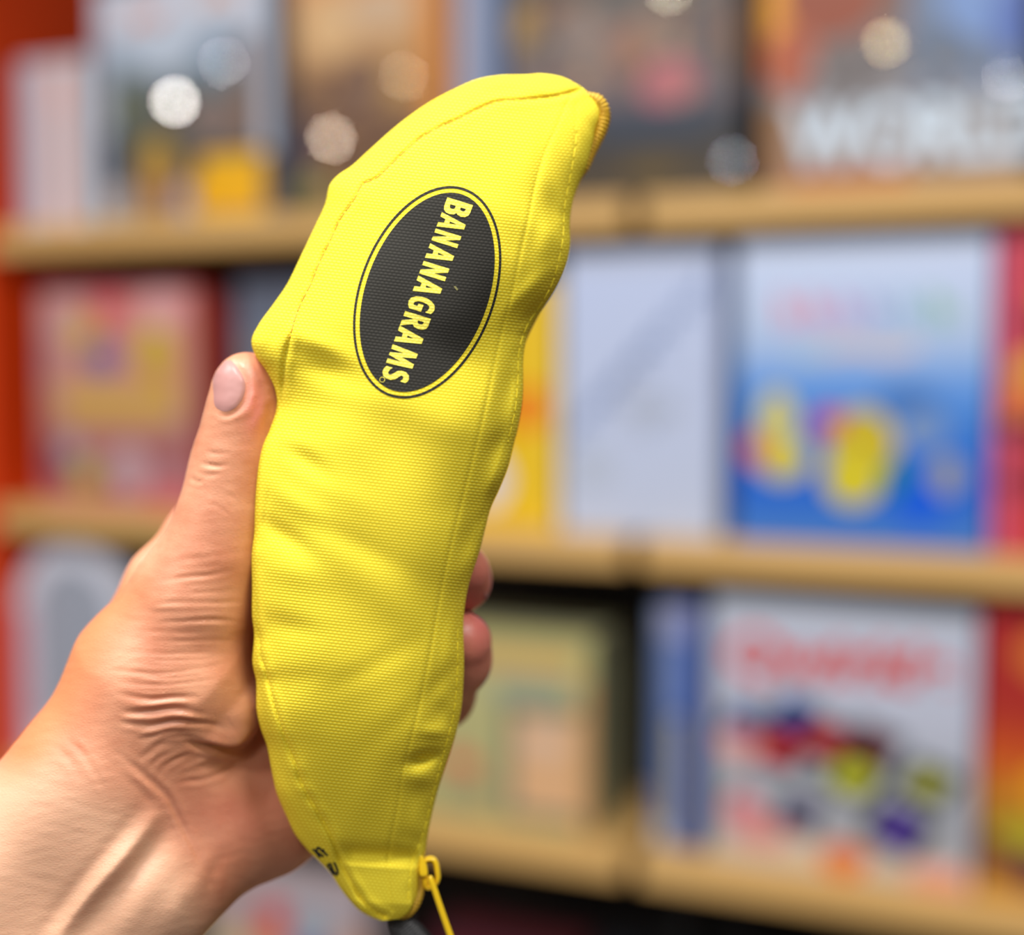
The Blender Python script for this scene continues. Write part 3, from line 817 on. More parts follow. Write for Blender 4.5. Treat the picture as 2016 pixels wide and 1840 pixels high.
def build_logo():
    vs, fs, mi, pxy = [], [], [], []
    def add(pv, pf, off, m):
        b = len(vs)
        for x, y in pv:
            q = drape(x, y, BVH, off)
            vs.append(q if q is not None else Vector(to_world(mm(x, y, 18))))
            pxy.append((x, y))
        for f in pf:
            fs.append(tuple(b + k for k in f))
            mi.append(m)
    seg, rings = 120, 26
    # black disc
    pv, pf = [], []
    for i in range(rings + 1):
        for k in range(seg):
            ex, ey = ellipse(2 * math.pi * k / seg, 13.0)
            t = i / rings
            pv.append((841 + (ex - 841) * t, 575 + (ey - 575) * t))
    for i in range(rings):
        for k in range(seg):
            k2 = (k + 1) % seg
            pf.append((i * seg + k, i * seg + k2, (i + 1) * seg + k2, (i + 1) * seg + k))
    add(pv, pf, 0.10, 0)
    # thin outer ring
    pv, pf = [], []
    S2 = 200
    for k in range(S2):
        pv.append(ellipse(2 * math.pi * k / S2, 0.0)); pv.append(ellipse(2 * math.pi * k / S2, 4.6))
    for k in range(S2):
        k2 = (k + 1) % S2
        pf.append((2 * k, 2 * k2, 2 * k2 + 1, 2 * k + 1))
    add(pv, pf, 0.10, 0)
    # lettering, read downwards
    org = np.array([680 + 823 / 4.088, 350 + 158 / 4.088])
    dr = np.array([-0.3478, 0.9376])
    up = np.array([0.955, 0.296])
    word = [('B', 0, 122), ('A', 128, 246), ('N', 268, 366), ('A', 396, 516), ('N', 546, 650), ('A', 672, 800), ('G', 826, 944), ('R', 976, 1090), ('A', 1102, 1232), ('M', 1262, 1416), ('S', 1438, 1540)]
    for ch, p0, p1 in word:
        gv, gf = glyph_mesh(ch)
        pv = []
        for x, y in gv:
            al = (p0 + (p1 - p0) * x) / 4.088
            q = org + dr * al + up * (y * 51.5)
            pv.append((q[0], q[1]))
        add(pv, gf, 0.20, 1)
    # small registered mark as a ring
    pv, pf = [], []
    for k in range(24):
        an = 2 * math.pi * k / 24
        pv += [(752.5 + 5.5 * math.cos(an), 747 + 5.5 * math.sin(an)), (752.5 + 4.4 * math.cos(an), 747 + 4.4 * math.sin(an))]
    for k in range(24):
        k2 = (k + 1) % 24
        pf.append((2 * k, 2 * k2, 2 * k2 + 1, 2 * k + 1))
    add(pv, pf, 0.20, 1)
    # pale fleck in the print
    pv = [(893, 563), (897, 563), (902, 569), (900, 572), (896, 568)]
    add(pv, [(0, 1, 2, 3, 4)], 0.20, 2)
    o = mesh_from('printed_logo', vs, fs, [M_INK, M_LETTER, mat('worn_fleck', (0.22, 0.20, 0.07), 0.8)], pouch)
    o.data.polygons.foreach_set('material_index', mi)
    set_uv(o, np.array(pxy))
    o['label'] = 'black oval print with yellow lettering'
build_logo()

# ---- black print running round the gusset at the bottom
def build_small_print():
    vs, fs, pxy = [], [], []
    def stroke(pts, w=4.4):
        for (ax, ay), (bx, by) in zip(pts[:-1], pts[1:]):
            L = math.hypot(bx - ax, by - ay)
            nx, ny = -(by - ay) / L * w / 2, (bx - ax) / L * w / 2
            n = max(1, int(L / 4))
            b = len(vs)
            for i in range(n + 1):
                t = i / n
                for sg in (1, -1):
                    x, y = ax + (bx - ax) * t + sg * nx, ay + (by - ay) * t + sg * ny
                    q = drape(x, y, BVH, 0.14)
                    if q is None: q = drape(min(x + 8, 700), y, BVH, 0.14) or Vector(to_world(mm(x, y, 4)))
                    vs.append(q); pxy.append((x, y))
            for i in range(n):
                fs.append((b + 2 * i, b + 2 * i + 1, b + 2 * i + 3, b + 2 * i + 2))
    stroke([(626, 1667), (645, 1684)]); stroke([(626, 1667), (622, 1675), (637, 1686)]); stroke([(618, 1672), (630, 1688)]); stroke([(632, 1676), (638, 1672)]); stroke([(615, 1671), (622, 1676)])
    stroke([(659, 1699), (664, 1712), (665, 1721)]); stroke([(650, 1699), (655, 1712), (663, 1724)]); stroke([(659, 1699), (656, 1698)]); stroke([(644, 1702), (657, 1722)]); stroke([(650, 1699), (644, 1703)])
    o = mesh_from('printed_text', vs, fs, M_INK, pouch)
    set_uv(o, np.array(pxy))
    o['label'] = 'small black print on the gusset edge'
build_small_print()

def tube(name, P, rad, m, parent, seg=10, flat=None, cap=True):
    """P: world points (n,3); rad scalar or per point; flat=(axis, factor) squashes the section"""
    P = np.asarray(P, float)
    n = len(P)
    R = np.full(n, rad) if np.isscalar(rad) else np.asarray(rad)
    T = np.gradient(P, axis=0)
    T /= np.linalg.norm(T, axis=1)[:, None] + 1e-12
    ref = -FV
    vs, fs = [], []
    for i in range(n):
        a = np.cross(T[i], ref); a /= np.linalg.norm(a) + 1e-12
        b = np.cross(a, T[i])
        for k in range(seg):
            an = 2 * math.pi * k / seg
            fa, fb = (flat if flat else (1, 1))
            vs.append(P[i] + R[i] * (a * math.cos(an) * fa + b * math.sin(an) * fb))
    for i in range(n - 1):
        for k in range(seg):
            k2 = (k + 1) % seg
            fs.append((i * seg + k, i * seg + k2, (i + 1) * seg + k2, (i + 1) * seg + k))
    if cap:
        fs.append(tuple(range(seg))[::-1])
        fs.append(tuple((n - 1) * seg + k for k in range(seg)))
    return mesh_from(name, vs, fs, m, parent)

def thread(path, n, period, r, depth, m, lift, label):
    C = catmull(path, n)
    arc = np.concatenate([[0], np.cumsum(np.hypot(*np.diff(C, axis=0).T))])
    pts = []
    for (x, y), s in zip(C, arc):
        q = None
        f = (s / period) % 1.0
        z = lift if f < .72 else -depth
        q = drape(x, y, BVH, z)
        if q is not None: pts.append(tuple(q))
    o = tube('seam_stitching', pts, r, m, pouch, 6)
    o['label'] = label
thread(SEAM_L[1:20], 700, 22, 0.00017, 0.35, M_THREAD, 0.05, 'gold stitching along the left seam')
thread(SEAM_L[27:], 420, 12, 0.00012, 0.35, M_THREAD2, 0.01, 'pale stitching along the lower left seam')
thread(STITCH_R[1:14], 600, 26, 0.00016, 0.35, M_THREAD2, 0.04, 'pale stitching beside the zip')
thread(STITCH_R[18:], 420, 24, 0.00015, 0.35, M_THREAD2, 0.03, 'pale stitching beside the lower zip')

# ---- zip: coil along the right edge, slider, loop and pull
ZIP = [(1146, 181, 1), (1158, 188, .5), (1174, 196, 0), (1184, 208, -.5), (1188, 223, -1), (1187, 240, -1.2), (1181, 260, -1.5), (1171, 282, -2), (1161, 304, -2.5), (1151, 328, -3), (1135, 352, -4), (1112, 420, -5), (1106, 500, -5), (1060, 600, -5.5), (1020, 690, -6), (1016, 790, -6),
       (990, 915, -6), (955, 1000, -6), (930, 1086, -6), (905, 1170, -6), (899, 1250, -6), (899, 1330, -6), (890, 1410, -6), (872, 1480, -5), (848, 1570, -4), (830, 1640, -2), (826, 1690, -1), (827, 1722, -.5), (827, 1745, -.3), (822, 1768, 0), (811, 1788, 0), (796, 1801, 0), (780, 1806, 0)]
zc = catmull(ZIP, 1500)
arc = np.concatenate([[0], np.cumsum(np.hypot(np.diff(zc[:, 0]), np.diff(zc[:, 1])))])
rz = 0.00112 * (1 + 0.10 * np.sin(arc * 2 * math.pi / 7.0)) * (1 + 0.45 * np.exp(-((arc - 75) / 70) ** 2))
rz[:60] *= np.linspace(.3, 1, 60); rz[-40:] *= np.linspace(1, .4, 40)
o = tube('zip_coil', to_world(mm(zc[:, 0], zc[:, 1], zc[:, 2] + bow(zc[:, 1]))), rz, M_ZIP, pouch, 12, (1.0, 1.25))
o['label'] = 'ribbed gold zip coil'

def w1(px, py, z):
    return Vector(to_world(mm(px, py, z)))
ZB = float(bow(1720))
def build_slider():
    bm = bmesh.new()
    prof = [(826, 1680), (833, 1686), (838, 1694), (841, 1706), (842.5, 1718), (841, 1724), (834, 1726), (827, 1724), (825, 1716)]
    f = [bm.verts.new(w1(x, y, 3.2 + ZB)) for x, y in prof]
    b = [bm.verts.new(w1(x, y, -2.2 + ZB)) for x, y in prof]
    bm.faces.new(f); bm.faces.new(b[::-1])
    for i in range(len(prof)):
        j = (i + 1) % len(prof)
        bm.faces.new((f[j], f[i], b[i], b[j]))
    bmesh.ops.recalc_face_normals(bm, faces=bm.faces[:])
    bmesh.ops.bevel(bm, geom=bm.edges[:], offset=0.00035, segments=3, profile=0.5, affect='EDGES')
    s = bm_obj('zip_slider', bm, M_PULL, pouch, True)
    s['label'] = 'glossy yellow zip slider'
    loop = catmull([(838, 1692, .8), (846, 1690, .8), (854, 1692, .8), (858.5, 1700, .8), (861, 1714, .8), (862, 1728, .6), (858, 1738, .3), (850, 1745, .1), (842, 1746, -.2), (838, 1738, -.2), (837, 1722, 0)], 70)
    tube('pull_loop', to_world(mm(loop[:, 0], loop[:, 1], loop[:, 2] + ZB)), 0.00066, M_PULL, s, 12, (1, 1.5))
    bar = catmull([(846, 1723, 1.9), (849, 1732, 2.0), (856, 1752, 1.9), (868, 1788, 1.6), (882, 1828, 1.2), (897, 1870, .8), (908, 1902, .6)], 60)
    rb = np.interp(np.linspace(0, 1, 60), [0, .04, .12, .9, 1], [.00035, .00062, .00068, .00078, .0004])
    tube('pull_tab', to_world(mm(bar[:, 0], bar[:, 1], bar[:, 2] + ZB)), rb, M_PULL, s, 12, (1, .8))
build_slider()

def build_strap():
    C = catmull([(778, 1800, -2), (788, 1818, -2), (802, 1838, -2), (822, 1864, -2), (850, 1905, -2), (880, 1960, -3), (890, 2020, -6)], 150)
    arc = np.concatenate([[0], np.cumsum(np.hypot(np.diff(C[:, 0]), np.diff(C[:, 1])))])
    P = to_world(mm(C[:, 0], C[:, 1], C[:, 2] + ZB - 1))
    n = len(P); seg = 40
    T = np.gradient(P, axis=0); T /= np.linalg.norm(T, axis=1)[:, None]
    vs, fs = [], []
    base = np.interp(arc, [0, 14, 45, 70], [.0022, .0029, .0040, .0042])
    for i in range(n):
        a = np.cross(T[i], -FV); a /= np.linalg.norm(a)
        b = np.cross(a, T[i])
        for k in range(seg):
            an = 2 * math.pi * k / seg
            rib = 1 + 0.09 * math.sin(4 * an * 2 + arc[i] * .55) * math.sin(4 * an * 2 - arc[i] * .55)
            vs.append(P[i] + base[i] * rib * (a * math.cos(an) + b * math.sin(an) * .6))
    for i in range(n - 1):
        for k in range(seg):
            k2 = (k + 1) % seg
            fs.append((i * seg + k, i * seg + k2, (i + 1) * seg + k2, (i + 1) * seg + k))
    fs.append(tuple(range(seg))[::-1]); fs.append(tuple((n - 1) * seg + k for k in range(seg)))
    o = mesh_from('wrist_strap', vs, fs, M_STRAP, pouch)
    o['label'] = 'black braided strap at the bottom tip'
build_strap()

# ------------------------------------------------------------------ the hand
def q3(px, py, z):
    return mm(px, py, z)
def build_hand():
    h = 0.85
    lo = np.array([-236.0, -236.0, -74.0]); hi = np.array([10.0, 42.0, 14.0])
    nx, ny, nz = [int((hi[k] - lo[k]) / h) for k in range(3)]
    gx = (lo[0] + h * np.arange(nx)).astype(np.float32)[:, None, None]
    gy = (lo[1] + h * np.arange(ny)).astype(np.float32)[None, :, None]
    gz = (lo[2] + h * np.arange(nz)).astype(np.float32)[None, None, :]
    def cone(a, b):
        (ax, ay, az, r1), (bx, by, bz, r2) = a, b
        A, B = q3(ax, ay, az), q3(bx, by, bz)
        d = (B - A).astype(np.float32)
        x, y, z = gx - np.float32(A[0]), gy - np.float32(A[1]), gz - np.float32(A[2])
        t = np.clip((x * d[0] + y * d[1] + z * d[2]) / np.float32((d * d).sum() + 1e-9), 0, 1)
        return np.sqrt((x - t * d[0]) ** 2 + (y - t * d[1]) ** 2 + (z - t * d[2]) ** 2) - (np.float32(r1) + np.float32(r2 - r1) * t)
    def smin(a, b, k):
        e = np.clip(0.5 + 0.5 * (b - a) / k, 0, 1).astype(np.float32)
        return b + (a - b) * e - np.float32(k) * e * (1 - e)
    def chain(pts, k=3.0):
        f = cone(pts[0], pts[1])
        for a, b in zip(pts[1:-1], pts[2:]):
            f = smin(f, cone(a, b), k)
        return f
    # forearm and wrist: two bones side by side make the broad oval section
    F = chain([(-520, 2230, -12, 27), (-150, 1880, -8, 22), (168, 1572, -10, 19.0), (300, 1420, -14, 18)], 6)
    F = smin(F, chain([(-400, 2420, -12, 27), (-20, 2055, -8, 22), (292, 1735, -10, 16.5), (420, 1610, -18, 14)], 6), 12)
    F = smin(F, cone((225, 1640, -14, 17), (330, 1540, -16, 15)), 10)
    # palm and heel
    F = smin(F, chain([(300, 1500, -20, 17), (420, 1330, -33, 12), (480, 1120, -35, 12)], 6), 8)
    F = smin(F, chain([(330, 1540, -20, 16), (520, 1400, -36, 12), (600, 1250, -37, 11)], 6), 8)
    F = smin(F, chain([(360, 1570, -20, 15), (560, 1480, -36, 12), (640, 1380, -37, 11)], 6), 8)
    F = smin(F, chain([(395, 1660, -19, 14.0), (520, 1590, -27, 15.5), (630, 1540, -36, 12), (665, 1480, -37, 10.5)], 6), 8)
    # thumb: metacarpal swell, joint, tip
    TH = chain([(330, 1315, -13, 20.0), (385, 1180, -9, 14.2), (425, 1085, -7, 10.9), (446, 1000, -6.5, 9.6), (464, 915, -6.5, 9.2), (478, 860, -6, 8.2), (489, 805, -5.5, 8.1), (487, 757, -5, 7.5)], 5)
    F = smin(F, TH, 7)
    F = smin(F, chain([(400, 1360, -8, 13), (440, 1395, -9, 9.5)], 4), 5)
    F = smin(F, cone((306, 1350, -13, 18.5), (236, 1484, -12, 18)), 9)
    # web and the back of the hand showing past the thumb
    F = smin(F, chain([(402, 1050, -30, 8.0), (330, 1150, -26, 9.5), (270, 1300, -24, 13)], 4), 4)
    F = smin(F, cone((402, 1050, -30, 8), (500, 1040, -36, 10)), 6)
    # four fingers, each rooted at its own knuckle
    fingers = [
        [(490, 1080, -37, 10.5), (690, 930, -44, 8.8), (780, 850, -38, 7.8), (800, 790, -33, 7)],
        [(580, 1210, -38, 10.5), (790, 1165, -46, 9), (885, 1154, -34, 7.6), (906, 1142, -23, 6.9), (913, 1122, -18, 6.2)],
        [(640, 1370, -38, 10.2), (790, 1372, -46, 8.8), (868, 1368, -38, 8.0), (902, 1300, -25, 7.5), (911, 1262, -20, 7.0)],
        [(665, 1490, -37, 9.5), (770, 1478, -42, 7.6), (815, 1450, -34, 6.6), (822, 1420, -28, 6.0)],
    ]
    G = None
    for fg in fingers:
        f = chain(fg, 3.5)
        G = f if G is None else smin(G, f, 0.8)
    F = smin(F, G, 5)
    for sl in (np.s_[0], np.s_[-1], np.s_[:, 0], np.s_[:, -1], np.s_[:, :, 0], np.s_[:, :, -1]):
        F[sl] = np.maximum(F[sl], np.float32(.4))
    # ---- naive surface nets
    ins = F < 0
    c = ins[:-1, :-1, :-1].astype(np.int8)
    cnt = np.zeros(c.shape, np.int8)
    for a in (0, 1):
        for b in (0, 1):
            for d in (0, 1):
                cnt += ins[a:nx - 1 + a, b:ny - 1 + b, d:nz - 1 + d]
    act = (cnt > 0) & (cnt < 8)
    idx = -np.ones(act.shape, np.int32)
    ai, aj, ak = np.nonzero(act)
    idx[ai, aj, ak] = np.arange(len(ai))
    acc = np.zeros((len(ai), 3)); num = np.zeros(len(ai))
    corners = [(a, b, d) for a in (0, 1) for b in (0, 1) for d in (0, 1)]
    for p in corners:
        for ax in range(3):
            if p[ax]: continue
            q = list(p); q[ax] = 1
            f0 = F[ai + p[0], aj + p[1], ak + p[2]]; f1 = F[ai + q[0], aj + q[1], ak + q[2]]
            cr = (f0 < 0) != (f1 < 0)
            t = np.where(cr, f0 / np.where(cr, f0 - f1, 1), 0)
            pos = np.array(p, float)[None, :].repeat(len(ai), 0)
            pos[:, ax] += t
            acc[cr] += pos[cr]; num[cr] += 1
    V = (acc / num[:, None] + np.stack([ai, aj, ak], 1)) * h + lo
    quads = []
    for ax in range(3):
        sl0 = [slice(0, None)] * 3; sl1 = [slice(0, None)] * 3
        sl0[ax] = slice(0, -1); sl1[ax] = slice(1, None)
        a0, a1 = ins[tuple(sl0)], ins[tuple(sl1)]
        e = np.argwhere(a0 != a1)
        o1, o2 = (ax + 1) % 3, (ax + 2) % 3
        e = e[(e[:, o1] > 0) & (e[:, o2] > 0) & (e[:, o1] < act.shape[o1]) & (e[:, o2] < act.shape[o2]) & (e[:, ax] < act.shape[ax])]
        def cell(d1, d2):
            k = e.copy(); k[:, o1] -= d1; k[:, o2] -= d2
            return idx[k[:, 0], k[:, 1], k[:, 2]]
        qd = np.stack([cell(1, 1), cell(0, 1), cell(0, 0), cell(1, 0)], 1)
        flip = ~a0[e[:, 0], e[:, 1], e[:, 2]]
        qd[flip] = qd[flip][:, ::-1]
        quads.append(qd)
    Q = np.concatenate(quads)
    # light smoothing
    E = np.concatenate([Q[:, [0, 1]], Q[:, [1, 2]], Q[:, [2, 3]], Q[:, [3, 0]]])
    for it in range(6):
        s = np.zeros_like(V); n = np.zeros(len(V))
        np.add.at(s, E[:, 0], V[E[:, 1]]); np.add.at(s, E[:, 1], V[E[:, 0]])
        np.add.at(n, E[:, 0], 1); np.add.at(n, E[:, 1], 1)
        w = 0.5 if it % 2 == 0 else -0.48
        V = V + w * (s / np.maximum(n, 1)[:, None] - V)
    me = bpy.data.meshes.new('person')
    me.from_pydata(V.tolist(), [], Q.tolist())
    me.update()
    tmp = bpy.data.objects.new('person', me)
    COL.objects.link(tmp)
    md = tmp.modifiers.new('fine', 'SUBSURF')
    md.levels = 1; md.render_levels = 1
    bpy.context.view_layer.update()
    me2 = bpy.data.meshes.new_from_object(tmp.evaluated_get(bpy.context.evaluated_depsgraph_get()))
    bpy.data.objects.remove(tmp)
    bpy.data.meshes.remove(me)
    n = len(me2.vertices)
    P = np.zeros(n * 3); me2.vertices.foreach_get('co', P); P = P.reshape(-1, 3)
    N = np.zeros(n * 3); me2.vertices.foreach_get('normal', N); N = N.reshape(-1, 3)
    d = D0 - P[:, 2]
    px, py = P[:, 0] / d * FPX + CX, -P[:, 1] / d * FPX + CY
    front = np.clip(N[:, 2] * 2.5 + .35, 0, 1)
    disp = np.zeros(n)
    wx = 3.0 * np.sin(py / 47. + px / 91.)
    wy = 3.0 * np.sin(px / 53. + py / 83.) + 0.8 * np.sin(px / 23. + py / 37.)
    AMPK = 0.62
    for ci, (pts, wd, amp) in enumerate(CREASES):
        kw = 0.0 if wd >= 7 else 1.0
        qx, qy = px + kw * wx, py + kw * wy
        C = catmull(pts, max(12, 8 * len(pts)))
        bb = (px > C[:, 0].min() - 4 * wd) & (px < C[:, 0].max() + 4 * wd) & (py > C[:, 1].min() - 4 * wd) & (py < C[:, 1].max() + 4 * wd)
        ii = np.nonzero(bb)[0]
        if len(ii) == 0: continue
        best = np.full(len(ii), 1e9); tb = np.zeros(len(ii))
        m = len(C) - 1
        for k in range(m):
            ax, ay = C[k][:2]; bx, by = C[k + 1][:2]
            dx, dy = bx - ax, by - ay
            t = np.clip(((qx[ii] - ax) * dx + (qy[ii] - ay) * dy) / (dx * dx + dy * dy + 1e-9), 0, 1)
            dd = np.hypot(qx[ii] - ax - t * dx, qy[ii] - ay - t * dy)
            up = dd < best
            best[up] = dd[up]; tb[up] = (k + t[up]) / m
        taper = np.clip(np.minimum(tb, 1 - tb) / 0.35, 0.0, 1) * (1 - .45 * kw * (0.5 + 0.5 * np.sin(tb * 9.0 + ci * 1.7)))
        disp[ii] += amp * AMPK * taper * (np.exp(-(best / wd) ** 2) - 0.35 * np.exp(-((best - 2.2 * wd) / wd) ** 2)) * front[ii]
    # fine skin lines across the thumb, palm and wrist
    rg = np.random.RandomState(3)
    fine = np.zeros(n)
    for _ in range(40):
        an = rg.uniform(-.5, .5); f = rg.uniform(.12, .4)
        fine += np.sin((px * math.sin(an) + py * math.cos(an)) * f + rg.uniform(0, 6.3)) / 40
    disp += 0.10 * fine * front
    P = P + N * disp[:, None]
    W = to_world(P)
    org = W[np.argmin(np.hypot(px - 230, py - 1640))]
    me2.vertices.foreach_set('co', (W - org).ravel())
    me2.update()
    me2.name = 'person'
    o = link_mesh('person', me2, M_SKIN, None)
    o.location = org
    # pigment: rosier finger ends and palm, paler forearm
    rosy = np.clip(1 - np.hypot((px - 945) / 75, (py - 1210) / 190), 0, 1) * 1.1
    rosy += 0.75 * np.exp(-((px - 505) / 26) ** 2 - ((py - 800) / 70) ** 2)
    rosy += 0.3 * np.exp(-((px - 470) / 160) ** 2 - ((py - 1600) / 90) ** 2)
    pale = 0.9 * np.clip((py - 1420 - (px - 60) * .55) / 120, 0, 1) * np.clip((330 - px + (py - 1560) * .5) / 90, 0, 1)
    tan = np.exp(-((px - (205 - (py - 1190) * .55)) / 75) ** 2) * np.clip((py - 1100) / 80, 0, 1) * np.clip((1560 - py) / 80, 0, 1)
    at = me2.color_attributes.new('pigment', 'FLOAT_COLOR', 'POINT')
    cc = np.ones((n, 4), np.float32)
    cc[:, 0] = np.clip(rosy, 0, 1); cc[:, 1] = np.clip(pale, 0, 1); cc[:, 2] = np.clip(tan, 0, 1)
    at.data.foreach_set('color', cc.ravel())
    tag(o, "person's bare left hand and forearm gripping the yellow pouch, thumb pointing up", 'person')
    fcs = [tuple(p.vertices) for p in me2.polygons]
    bvh = BVHTree.FromPolygons([tuple(w) for w in W], fcs)
    return o, bvh

CREASES = [
    ([(388, 906), (405, 913), (430, 918), (452, 916)], 4, -.45), ([(395, 884), (425, 892), (455, 893)], 4, -.25), ([(372, 938), (384, 946), (400, 948)], 4, -.35), ([(380, 925), (410, 935), (440, 932)], 4, -.2),
    ([(310, 1149), (360, 1140), (408, 1133), (489, 1115)], 4, -.35), ([(330, 1110), (400, 1100), (470, 1085)], 5, -.15),
    ([(293, 1195), (350, 1188), (424, 1185), (489, 1182)], 4, -.32), ([(300, 1231), (345, 1224), (391, 1220), (440, 1219), (489, 1223)], 4, -.55), ([(270, 1210), (340, 1207), (430, 1203)], 4, -.18),
    ([(303, 1264), (390, 1260), (483, 1257)], 4, -.22), ([(260, 1245), (330, 1246), (450, 1240)], 4, -.15), ([(230, 1290), (320, 1287), (420, 1282), (480, 1286)], 5, -.2),
    ([(195, 1322), (260, 1325), (330, 1325), (400, 1312), (445, 1301)], 4, -.28), ([(220, 1346), (300, 1348), (380, 1340), (440, 1330)], 4, -.25),
    ([(225, 1368), (270, 1372), (306, 1374), (350, 1370), (405, 1366)], 5, -.75), ([(230, 1386), (300, 1387), (350, 1379), (410, 1382)], 5, .45),
    ([(236, 1402), (270, 1401), (299, 1398), (348, 1391), (412, 1404)], 5, -.95), ([(240, 1412), (300, 1413), (350, 1404), (405, 1413)], 4, .5),
    ([(232, 1422), (265, 1425), (296, 1426), (348, 1416), (400, 1422), (455, 1442)], 5, -1.0), ([(260, 1442), (300, 1440), (345, 1428), (390, 1436)], 5, .4),
    ([(270, 1456), (300, 1446), (330, 1434), (370, 1436)], 4, -.4), ([(300, 1470), (330, 1450), (365, 1446), (420, 1456)], 4, -.25),
    ([(250, 1330), (330, 1334), (420, 1322)], 3, -.2), ([(280, 1300), (360, 1298), (450, 1290)], 3, -.16), ([(255, 1358), (320, 1360), (380, 1354)], 3, -.3), ([(290, 1275), (370, 1273), (460, 1270)], 3, -.14),
    ([(340, 1172), (410, 1165), (470, 1158)], 3, -.14), ([(300, 1217), (360, 1213), (440, 1211)], 3, -.16), ([(420, 960), (450, 975), (480, 1000)], 3, -.1), ([(400, 990), (430, 1000), (470, 1030)], 3, -.1),
    ([(358, 1458), (390, 1466), (417, 1471), (450, 1477), (475, 1472), (496, 1455), (508, 1436)], 7, -2.2), ([(380, 1446), (430, 1456), (470, 1452), (492, 1430)], 14, 1.2),
    ([(268, 1496), (290, 1480), (313, 1464), (348, 1456)], 5, -.45), ([(306, 1530), (320, 1508), (350, 1490), (400, 1478)], 5, -.4), ([(290, 1512), (310, 1490), (345, 1474)], 4, -.25),
    ([(330, 1543), (370, 1539), (400, 1537), (452, 1513), (480, 1490)], 5, -.5), ([(340, 1520), (380, 1505), (430, 1490)], 6, .35),
    ([(215, 1470), (243, 1489), (290, 1528), (327, 1565), (350, 1605), (383, 1666), (405, 1715), (428, 1770)], 6, -.75), ([(240, 1510), (290, 1550), (318, 1590)], 7, .4),
    ([(130, 1455), (170, 1490), (205, 1560)], 6, -.3), ([(100, 1462), (140, 1500), (160, 1540)], 7, -.15),
    ([(322, 1580), (290, 1625), (240, 1690), (185, 1752), (110, 1850), (60, 1910)], 15, 1.8), ([(350, 1620), (312, 1665), (265, 1722), (212, 1785), (150, 1860)], 22, -1.5),
    ([(380, 1720), (355, 1770), (330, 1840)], 22, .7), ([(455, 1660), (420, 1720), (400, 1790)], 12, -.35), ([(400, 1580), (440, 1640), (460, 1720)], 16, .35),
    # round the thumb nail
    ([(424, 800), (430, 811), (448, 816), (472, 801), (486, 778), (489, 752), (478, 730), (462, 712), (446, 702)], 4.5, -.55), ([(495, 745), (498, 775), (488, 810), (460, 826)], 7, .35),
    ([(540, 780), (525, 830), (512, 870)], 9, -.3),
]
def skin_mat():
    m = mat('skin', lin((226, 168, 136)), 0.42, 0.5)
    nt, b = nodes_of(m)
    N, L = nt.nodes.new, nt.links.new
    at = N('ShaderNodeAttribute'); at.attribute_name = 'pigment'
    sp = N('ShaderNodeSeparateColor'); L(at.outputs['Color'], sp.inputs[0])
    tc = N('ShaderNodeTexCoord')
    n1 = N('ShaderNodeTexNoise'); n1.inputs['Scale'].default_value = 85; n1.inputs['Detail'].default_value = 5
    L(tc.outputs['Object'], n1.inputs['Vector'])
    r = N('ShaderNodeValToRGB')
    r.color_ramp.elements[0].position = 0.3; r.color_ramp.elements[0].color = (*SKIN_A, 1)
    r.color_ramp.elements[1].position = 0.7; r.color_ramp.elements[1].color = (*SKIN_B, 1)
    L(n1.outputs['Fac'], r.inputs['Fac'])
    prev = r.outputs['Color']
    for k, col in enumerate((ROSY, PALE, TAN)):
        mx = N('ShaderNodeMix'); mx.data_type = 'RGBA'
        L(sp.outputs[k], mx.inputs['Factor']); L(prev, mx.inputs['A'])
        mx.inputs['B'].default_value = (*col, 1)
        prev = mx.outputs['Result']
    L(prev, b.inputs['Base Color'])
    b.inputs['Subsurface Weight'].default_value = 0.18
    b.inputs['Subsurface Radius'].default_value = (1.0, 0.35, 0.2)
    b.inputs['Subsurface Scale'].default_value = 0.004
    n2 = N('ShaderNodeTexVoronoi'); n2.feature = 'DISTANCE_TO_EDGE'; n2.inputs['Scale'].default_value = 1100
    mp = N('ShaderNodeMapping'); mp.inputs['Scale'].default_value = (.8, .8, 1.5)
    L(tc.outputs['Object'], mp.inputs['Vector']); L(mp.outputs['Vector'], n2.inputs['Vector'])
    bp = N('ShaderNodeBump'); bp.inputs['Strength'].default_value = 0.2; bp.inputs['Distance'].default_value = 0.0003
    L(n2.outputs['Distance'], bp.inputs['Height']); L(bp.outputs['Normal'], b.inputs['Normal'])
    return m
SKIN_A, SKIN_B = lin((196, 124, 92)), lin((218, 154, 120))
ROSY, PALE, TAN = lin((200, 108, 98)), lin((220, 172, 140)), lin((210, 130, 86))
M_SKIN = skin_mat()
M_NAIL = mat('fingernail', lin((178, 128, 122)), 0.42, 0.4)
person, HB = build_hand()

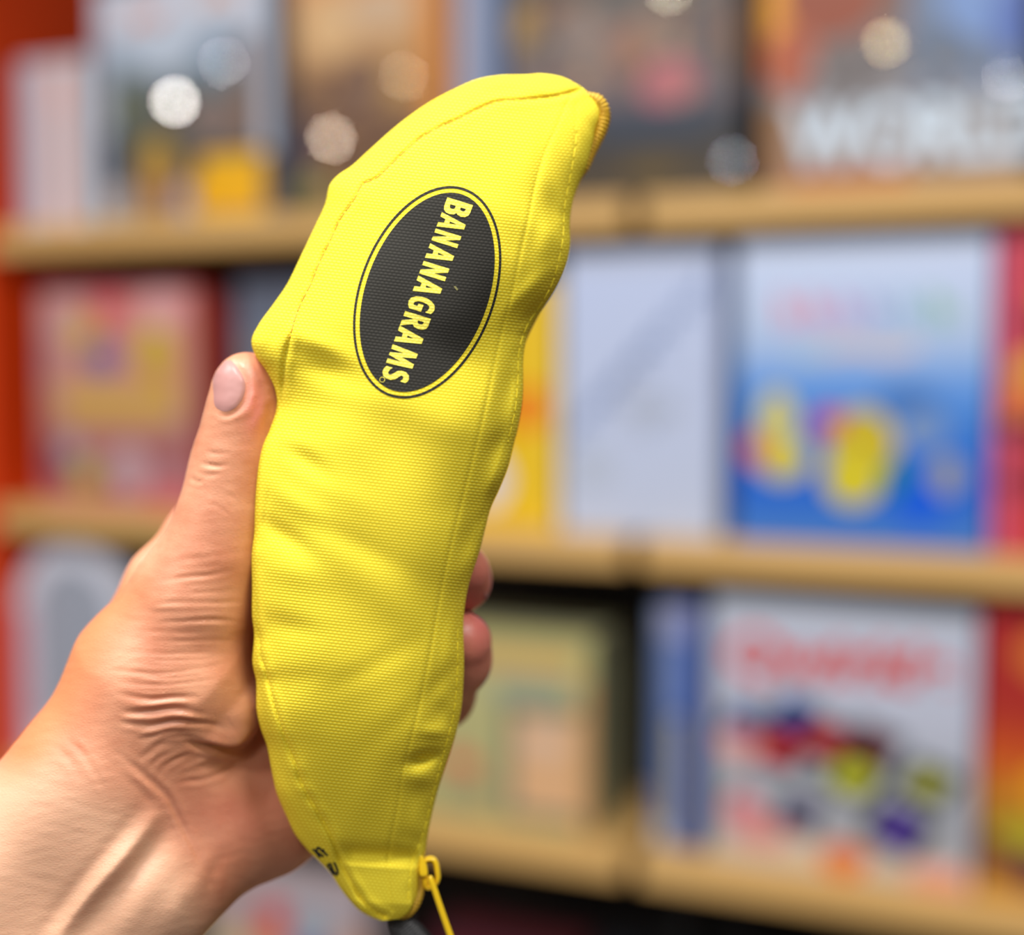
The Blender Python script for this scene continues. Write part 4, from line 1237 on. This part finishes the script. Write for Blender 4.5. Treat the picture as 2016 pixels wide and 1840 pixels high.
def build_nail(outline, n_in, off_c, off_e, label):
    c = np.mean(outline, axis=0)
    C = catmull(outline + [outline[0]], 64)[:-1]
    vs, fs = [], []
    for i in range(n_in + 1):
        t = i / n_in
        for x, y in C:
            qx, qy = c[0] + (x - c[0]) * t, c[1] + (y - c[1]) * t
            off = off_c + (off_e - off_c) * t ** 6
            q, sh = None, 1.0
            while q is None and sh > .3:
                q = drape(c[0] + (x - c[0]) * t * sh, c[1] + (y - c[1]) * t * sh, HB, off if sh == 1.0 else 0.02)
                sh -= .03
            vs.append(q)
    m = len(C)
    for i in range(n_in):
        for k in range(m):
            k2 = (k + 1) % m
            fs.append((i * m + k, i * m + k2, (i + 1) * m + k2, (i + 1) * m + k))
    o = mesh_from('fingernail', vs, fs, M_NAIL, person)
    o['label'] = label
build_nail([(420, 712), (418, 740), (420, 770), (424, 800), (445, 810), (468, 798), (481, 774), (482, 751), (471, 728), (455, 710), (437, 703)], 10, 0.45, 0.05, 'short unpainted thumb nail')

def side_nail(px, py, z, rx, ry, nrm, label):
    """a small curved nail plate on a finger end seen from its edge"""
    c = mm(px, py, z)
    nrm = np.array(nrm, float); nrm /= np.linalg.norm(nrm)
    a = np.cross(nrm, [0, 0, 1.0]); a /= np.linalg.norm(a)
    b = np.cross(nrm, a)
    vs, fs = [], []
    seg, rg = 24, 6
    for i in range(rg + 1):
        t = i / rg
        for k in range(seg):
            an = 2 * math.pi * k / seg
            x, y = rx * t * math.cos(an), ry * t * math.sin(an)
            vs.append(to_world(c + a * x + b * y - nrm * (y * y / 9.0 + x * x / 30.0)))
    for i in range(rg):
        for k in range(seg):
            k2 = (k + 1) % seg
            fs.append((i * seg + k, i * seg + k2, (i + 1) * seg + k2, (i + 1) * seg + k))
    o = mesh_from('fingernail', vs, fs, M_NAIL, person)
    o['label'] = label
side_nail(963, 1302, -25, 4.6, 4.0, (.96, -.08, -.2), 'nail of the lower visible fingertip')
side_nail(961, 1152, -22, 3.8, 3.4, (.96, -.05, -.2), 'nail of the upper visible fingertip')
